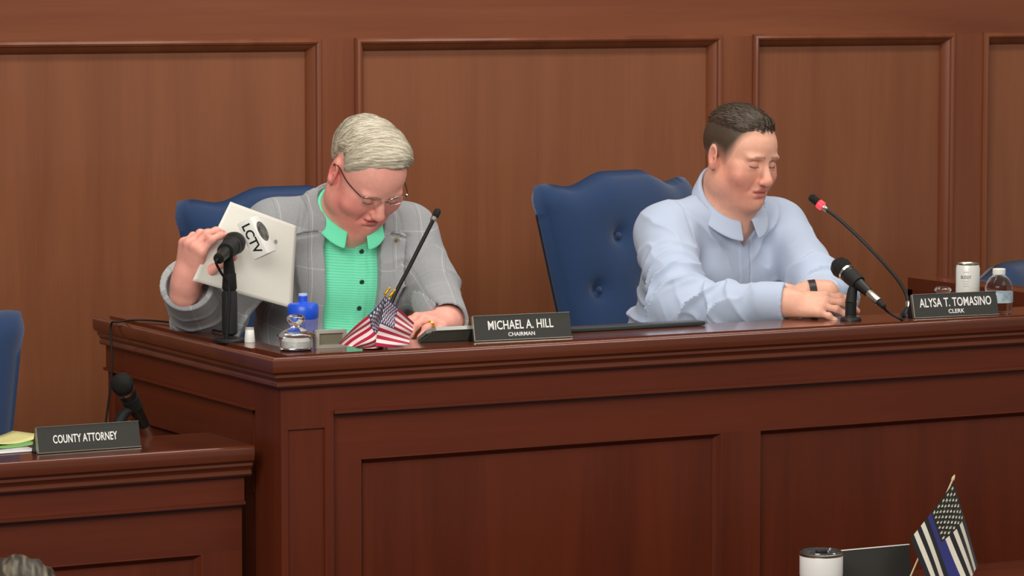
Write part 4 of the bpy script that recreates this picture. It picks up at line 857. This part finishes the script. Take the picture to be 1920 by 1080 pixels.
    def on(fd, p, dr, a=.3):
        for st in np.arange(a, -.1, -.001):
            if fd((p + dr * st)[None])[0] < 0: return p + dr * st
        return p
    jc = collar(jk, T, N - T.f * .004, nax, .082, .104, .054, .012, .044, .0, 1.15, GREY, org); jc.name = 'jacket_collar'; nv = len(jc.data.vertices); cc_ = np.empty(nv * 3, np.float32); jc.data.vertices.foreach_get('co', cc_); put_vec(jc, cc_.reshape(-1, 3) + .011, 'weave')
    b = on(f, T.w(.098, 0, .022), T.f); pn = lathe('lapel_pin', [(0, -.001), (.0085, -.001), (.0090, .0008), (.0070, .0016), (0, .0012)], mat('pin_metal', (190, 182, 160), .3, .6), jk, 24, frame_to(b - org, b + T.f - org))
    lathe('pin_centre', [(0, .0), (.004, .0), (.004, .0022), (0, .0022)], mat('pin_centre', (120, 110, 96), .4, .4), pn, 16, frame_to(b - org, b + T.f - org))
    # watch strap and ring
    p = wrL - dL * .004; tx = frame_to(p - org, p + dL - org); lathe('watch_strap', [(.0300, -.006), (.0328, -.006), (.0328, .006), (.0300, .006), (.0300, -.006)], mat('watch_dark', (40, 34, 32), .4), per, 28, tx)
    a, c = HL[2][0], HL[2][1]; p = a * .5 + c * .5; lathe('ring', [(.0086, -.003), (.0102, -.003), (.0102, .003), (.0086, .003), (.0086, -.003)], GOLD, per, 24, frame_to(p - org, c - org))
    legs(per, T, mat('dark_trousers', (46, 48, 54), .9), .70, org, SHOE)
    return HR
HRJ = man_jacket()
# paper packet held up by its left edge
def packet():
    A_, B_, C_, D_ = atY(432, 378, .475), atY(557, 424, .52), atY(547, 578, .45), atY(361, 526, .395); org = (A_ + B_ + C_ + D_) / 4; t = thing('paper_packet', 'white paper packet held up behind the lettered microphone cube', 'paper', org)
    PW = mat('paper_white', (214, 212, 203), .7)
    for k in range(3):
        V = []; n = 24
        for j in range(n + 1):
            for i in range(n + 1):
                u, v = i / n, j / n; p = bil([A_, B_, C_, D_], u, v); bow = math.sin(math.pi * u) * .016 + math.sin(math.pi * v) * .010 - .012 * u * v; V.append(p + FW * (k * .0016 * (1 + 3 * u * v)) - FW * bow * .8 - org)
        Fc = [(j * (n + 1) + i, (j + 1) * (n + 1) + i, (j + 1) * (n + 1) + i + 1, j * (n + 1) + i + 1) for j in range(n) for i in range(n)]
        o = meshobj('sheet', V, Fc, PW, t, True); s = o.modifiers.new('thick', 'SOLIDIFY'); s.thickness = .0004
    p = bil([A_, B_, C_, D_], .74, .27) - FW * (math.sin(math.pi * .74) * .016 + math.sin(math.pi * .27) * .010 - .012 * .2 + .0012) * .85 - org; nn_ = nrm(np.cross(B_ - A_, D_ - A_)); nn_ = nn_ if nn_ @ FW < 0 else -nn_
    lathe('print_mark', [(0, 0), (.0045, 0), (.0045, .0004), (0, .0004)], mat('print_grey', (140, 140, 134), .7), t, 20, frame_to(p, p + nn_))
packet()
for (x_, y_, r_, lab) in ((.36, .40, .1, 'unseen white paper added on the worktop to bounce light onto the man in the jacket'), (.62, .36, -.25, 'unseen white paper added to bounce light on the worktop near the chairman nameplate')):  # unseen reading papers, added to bounce light up onto his face
    o = box('bounce_paper', (-.108, -.14, 0), (.108, .14, .0025), mat('paper_white', (214, 212, 203)), None, .0006); o.location = (x_, y_, 1.4505); o.rotation_euler = (0, 0, r_); tag(o, lab, 'paper')
# ================================================================ the man in the light blue shirt
def man_shirt():
    O = atY(1386, 293, .60); S = .94; R = Rz(math.radians(14)) @ Ry(math.radians(2)) @ Rx(math.radians(12))
    shR, shL = atY(1246, 440, .66), atY(1454, 430, .71); hip = np.array([(shR[0] + shL[0]) / 2 - .06, .88, 1.24]); T = Torso(shR, shL, hip); q0 = T.loc((O + R @ (np.array((0, .02, -.075)) * S))[None])[0]; N = T.w(q0[0] * .6, q0[1] * .5 + .008, .052)
    elR, wrR = atY(1276, 598, .42), atY(1472, 591, .230); elL, wrL = atY(1552, 562, .47), atY(1524, 572, .32)
    elR[2] = max(elR[2], 1.508); wrR[2] = LZ + .034; elL[2] = max(elL[2], 1.506); wrL[2] = LZ + .040
    per = thing('person', 'seated man with short brown hair in a light blue dress shirt leaning on the bench', 'person', (hip[0], hip[1], .70)); org = np.array(per.location)
    f = Field(); w = add_head(f, O, R, S, fat=.011, nose=1.10, brow=1.15)
    nk = w((0, .020, -.075)); f.cone(nk, N, .060, .064, .03); f.cone(w((0, -.03, -.09)), N + T.f * .03, .036, .05, .03)
    torso_prims(f, T, -.016, .03, N, trap=.02); arm(f, shR, elR, wrR, -.014, (.058, .048, .046, .042)); arm(f, shL, elL, wrL, -.014, (.058, .048, .046, .042))
    dR = nrm(RT * .97 + FH * -.24 + ZZ * -.02); nR = nrm(ZZ * .80 - FH * .60); tR = np.cross(dR, nR)
    HR = add_hand(f, wrR, dR, nR, 1 if tR @ FH > 0 else -1, [(.10, .30, .2), (.14, .38, .25), (.2, .40, .25), (.24, .45, .3)], [(.75, .45, -.3), (.9, .2, -.3), (.95, .05, -.25)], .96, (.12, .04, -.05, -.15))
    f.cone(wrR - dR * .03, wrR + dR * .02, .032, .030, .012)
    dL = nrm(-RT * .98 + FH * -.05 - ZZ * .10); nL = nrm(ZZ * .9 - FH * .35); tL = np.cross(dL, nL)
    HL = add_hand(f, wrL, dL, nL, 1 if tL @ FH > 0 else -1, [(.12, .2, .15), (.14, .25, .2), (.16, .25, .2), (.2, .3, .2)], [(.8, .5, .1), (.9, .35, 0), (.95, .2, 0)], 1.0)
    f.cone(wrL - dL * .03, wrL + dL * .02, .031, .030, .012)
    V, Q = mesh_field(f, *bounds(f), .0026); body = np_mesh('body', V, Q, SKIN, per, org)
    def stub(x, y, z):
        zb = hairline(y, [(-.2, .074), (-.070, .070), (-.060, .056), (-.050, .034), (-.038, .004), (-.022, -.020), (-.006, -.014), (.002, -.012), (.028, -.014), (.040, -.030), (.2, -.055)]); fade = sstep(-.006, .050, z - zb) * .85 + .15 * sstep(-.004, .006, z - zb); return fade * sstep(-.075, -.06, z) * (1 - ((((np.abs(x) - .0895) / .0135) ** 2 + ((y - .014) / .025) ** 2 + ((z + .001) / .034) ** 2) < 1)), (72, 59, 47)
    put_color(body, face_tint(V, O, R, S, (226, 170, 146), (208, 122, 106), (196, 110, 100), (116, 84, 66), (74, 50, 42), stub, (214, 150, 130)))
    # hair: longer on top, brushed forward
    h = Field(); h.ell(O + R @ (np.array((0, .012, .046)) * S), np.array((.0765, .101, .086)) * S, R.T); h.ell(O + R @ (np.array((0, -.030, .062)) * S), np.array((.064, .066, .052)) * S, R.T, .02)
    def hp(P, d):
        q = (P - O) @ R / S; x, y, z = q.T; zb = hairline(y, [(-.2, .066), (-.085, .066), (-.066, .060), (-.05, .046), (-.03, .036), (.05, .040), (.08, .030), (.2, .02)]) + .0025 * vnoise(q * 90)
        st = np.sin(x * 420 + 3 * vnoise(q * np.array([30, 16, 16])) + 2 * vnoise(q * 60)); d = d - .0008 * st - .0016 * vnoise(q * np.array([70, 22, 40])) + .0160 * (1 - sstep(0, .060, z - zb)); return smax(d, (zb - z) * .8, .006)
    h.post = hp; V, Q = mesh_field(h, *bounds(h, .01), .0021); hair = np_mesh('hair', V, Q, mat('hair_brown', (80, 66, 54), .45, attr='tint', spec=.5), per, org)
    q = (V - O) @ R / S; x, y, z = q.T; wv = .5 + .5 * vnoise(np.stack([x * 160, y * 22, z * 40], 1)); c = np.tile(np.array(s2l((68, 55, 44))), (len(V), 1)); c = mixc(c, (112, 95, 76), .6 * sstep(.55, .95, wv)); put_color(hair, c)
    hair_strands(hair, h, V, O, R, S, lambda q: np.stack([np.full(len(q), .35), np.full(len(q), -1.), np.full(len(q), .1)], 1), 4200, 5, .0040, [(64, 52, 41), (74, 61, 49), (56, 45, 36), (92, 77, 61)], org, MT['hair_brown'], lambda q: (q[:, 2] > .06) & (q[:, 1] > -.085), lift=.0022, wid=.0006)
    # shirt
    BL = cloth_mat('light_blue_shirt', (176, 189, 211), 'plain'); f = Field(); torso_prims(f, T, .004, .035, N, trap=.024); nax = nrm(nk - N)
    f.cone(T.w(0, -.02, 0), N, .055, .068, .03)
    arm(f, shR, elR, wrR - dR * .002, .009, (.064, .056, .056, .042), .03, cut=0., hollow=.035); f.cone(wrR - dR * .055, wrR - dR * .002, .047, .0455, .004, cut=0., hollow=.035); arm(f, shL, elL, wrL - nrm(wrL - elL) * .002, .009, (.062, .054, .054, .042), .03, cut=0., hollow=.035)
    aR = nrm(elR - shR); bR = nrm(wrR - elR); aL = nrm(elL - shL); bL = nrm(wrL - elL)
    def pp(P, d):
        q = T.loc(P); l, fo, u = q.T; d00 = d; wm = sstep(.10, .05, np.sqrt(((P - wrR) ** 2).sum(1)))
        d = folds(P, d, elR, .12, nrm(aR + bR * .6), 17, .0128, 5); d = folds(P, d, elR + bR * .09, .08, nrm(bR + ZZ * .5), 20, .0067, 15); d = folds(P, d, elL, .11, nrm(aL + bL * .5), 17, .0120, 8)
        d = folds(P, d, shR + aR * .08 + T.l * .03, .10, nrm(T.l * .7 + T.u * .7), 13, .0060, 2); d = folds(P, d, shL + aL * .07 - T.l * .03, .10, nrm(T.l * .7 - T.u * .7), 13, .0045, 4)
        d = folds(P, d, shR + aR * .2, .10, nrm(aR + T.l * .4), 13, .0080, 21); d = folds(P, d, T.w(-.12, -.02, -.33), .13, nrm(T.u + T.l * .25), 14, .0112, 9); d = folds(P, d, T.w(.05, .12, -.3), .13, nrm(T.u * .6 + T.l), 10, .0075, 12)
        d = rough_up(P, d, (10, .004), (26, .0018)); d = d * (1 - wm) + d00 * wm
        pl = (np.abs(l - .004) < .016) & (fo > .04); d = d - .0022 * pl + .0045 * (np.abs(l - .020) < .0024) * (fo > .04)
        v = P - N; h_ = v @ nax; nr = np.sqrt(np.maximum(0, (v ** 2).sum(1) - h_ ** 2)); d = np.maximum(d, np.minimum(h_ - .030, .086 - nr))
        d = d + .0026 * np.exp(-((l + .158 + .10 * np.maximum(0, -.06 - u)) / .005) ** 2) * sstep(-.22, -.16, u) * sstep(-.04, .0, fo)
        # open neck: narrow V
        gap = np.abs(l - .002) - .036 - (u - .045) * .95; d = np.where((fo > .03) & (u > -.03), smax(d, np.minimum(-gap, .02), .003), d)
        return np.maximum(d, -.46 - u)
    f.post = pp; V, Q = mesh_field(f, *bounds(f), .0032); sh = np_mesh('dress_shirt', V, Q, BL, per, org); put_vec(sh, weave_coords(V, T, [(shR, elR, wrR), (shL, elL, wrL)]), 'weave')
    co = collar(sh, T, N + T.f * .006 + nax * .012, nax, .066, .096, .092, .006, .036, .006, .20, BL, org); nv = len(co.data.vertices); cc_ = np.empty(nv * 3, np.float32); co.data.vertices.foreach_get('co', cc_); put_vec(co, cc_.reshape(-1, 3), 'weave')
    for u in (-.09, -.17, -.25):
        p = T.w(.004, .0, u)
        for st in np.arange(.25, 0, -.001):
            if f((p + T.f * st)[None])[0] < .0: break
        lathe('button', [(0, -.001), (.0048, -.001), (.0050, .0006), (.004, .0014), (0, .001)], mat('pale_button', (206, 212, 224), .3), sh, 16, frame_to(p + T.f * (st + .001) - org, p + T.f * (st + .01) - org))
    p = wrL - bL * -.006; lathe('watch_strap', [(.0315, -.008), (.0345, -.008), (.0345, .008), (.0315, .008), (.0315, -.008)], mat('watch_dark', (40, 34, 32), .4), per, 28, frame_to(p - org, p + dL - org))
    legs(per, T, mat('dark_trousers', (46, 48, 54), .9), .70, org, SHOE)
man_shirt()
# ================================================================ person in the foreground, only the crown of the head in the picture
def man_front():
    top = atY(32, 1052, -.75); O = top - np.array([0, 0, .118]); R = Rz(math.radians(25)) @ Rx(math.radians(12)); R = R @ Rz(math.pi)
    O = top - np.array([0, 0, .122]); R = Rz(math.radians(180 - 20)) @ Rx(math.radians(10))
    per = thing('person', 'person in the foreground with only grey brown hair showing at the lower left', 'person', (O[0], O[1], 0)); org = np.array(per.location)
    fwd = R @ np.array([0, -1, 0]); fwd[2] = 0; fwd = nrm(fwd); lat = np.cross(ZZ, fwd); lat = nrm(lat); sR = O + np.array([0, 0, -.24]) - lat * .18 - fwd * .03; sL = O + np.array([0, 0, -.24]) + lat * .18 - fwd * .03
    hip = O + np.array([0, 0, -.76]) - fwd * .06
    f = Field(); w = add_head(f, O, R, 1.0, fat=.004); T = Torso.__new__(Torso); T.R, T.L, T.o, T.l, T.u, T.f, T.hip = sR, sL, (sR + sL) / 2, lat, ZZ, fwd, hip; T.A = np.array([lat, fwd, ZZ]); N = T.w(0, .01, .05)
    f.cone(w((0, .018, -.075)), N, .058, .06, .03); torso_prims(f, T, -.012, .02, N)
    eR, eL = sR + fwd * .10 - ZZ * .27 - lat * .06, sL + fwd * .10 - ZZ * .27 + lat * .06; wR, wL = eR + fwd * .22 + lat * .12 + ZZ * .02, eL + fwd * .22 - lat * .12 + ZZ * .02
    arm(f, sR, eR, wR, -.012, (.056, .047, .044, .036)); arm(f, sL, eL, wL, -.012, (.056, .047, .044, .036))
    for W_, sd in ((wR, lat), (wL, -lat)):
        d_ = nrm(fwd + sd * .4); t_ = np.cross(d_, ZZ); add_hand(f, W_, d_, ZZ, 1 if t_ @ sd > 0 else -1, [(.2, .3, .2)] * 4, [(.8, .5, -.2), (.9, .3, -.2), (.95, .2, -.2)])
    V, Q = mesh_field(f, *bounds(f), .004); b = np_mesh('body', V, Q, SKIN, per, org); put_color(b, face_tint(V, O, R, 1, (214, 156, 134), (198, 112, 100), (178, 96, 88), (110, 90, 74), (96, 62, 50)))
    h = Field(); h.ell(O + R @ np.array((0, .014, .040)), (.083, .106, .090), R.T); h.ell(O + R @ np.array((0, -.034, .054)), (.071, .068, .060), R.T, .03)
    PTS = [(-.2, .066), (-.06, .060), (-.040, .03), (-.02, .0), (0, .02), (.03, .025), (.045, -.05), (.2, -.06)]
    def hp(P, d):
        q = (P - O) @ R; x, y, z = q.T; st = np.sin(x * 330 + 3 * vnoise(q * np.array([30, 14, 14])) + 2 * vnoise(q * 50)); d = d - .0013 * st - .003 * vnoise(q * np.array([50, 16, 30])); return smax(d, (hairline(y, PTS) - z) * .8, .006)
    h.post = hp; V, Q = mesh_field(h, *bounds(h, .01), .0024); hr = np_mesh('hair', V, Q, mat('hair_mixed', (110, 100, 84), .45, attr='tint'), per, org); q = (V - O) @ R; wv = .5 + .5 * vnoise(q * np.array([150, 25, 40])); c = np.tile(np.array(s2l((56, 50, 40))), (len(V), 1)); put_color(hr, mixc(c, (128, 120, 98), .7 * sstep(.5, .95, wv)))
    f = Field(); torso_prims(f, T, .004, .025, N); arm(f, sR, eR, wR, .008, (.058, .05, .046, .038), cut=0., hollow=.036); arm(f, sL, eL, wL, .008, (.058, .05, .046, .038), cut=0., hollow=.036); f.post = lambda P, d: np.maximum(d - .004 * vnoise(P * 12), -.46 - (P - T.o)[:, 2]); V, Q = mesh_field(f, *bounds(f), .006); np_mesh('sweater', V, Q, mat('sweater_dark', (60, 62, 70), .9), per, org)
    legs(per, T, mat('dark_trousers', (46, 48, 54), .9), 0.0, org, SHOE)
    return hip, fwd
hp_, fw_ = man_front()
make_chair('navy chair under the person in the foreground', (hp_[0], hp_[1]), math.atan2(fw_[0], -fw_[1]), 0.0, GC)
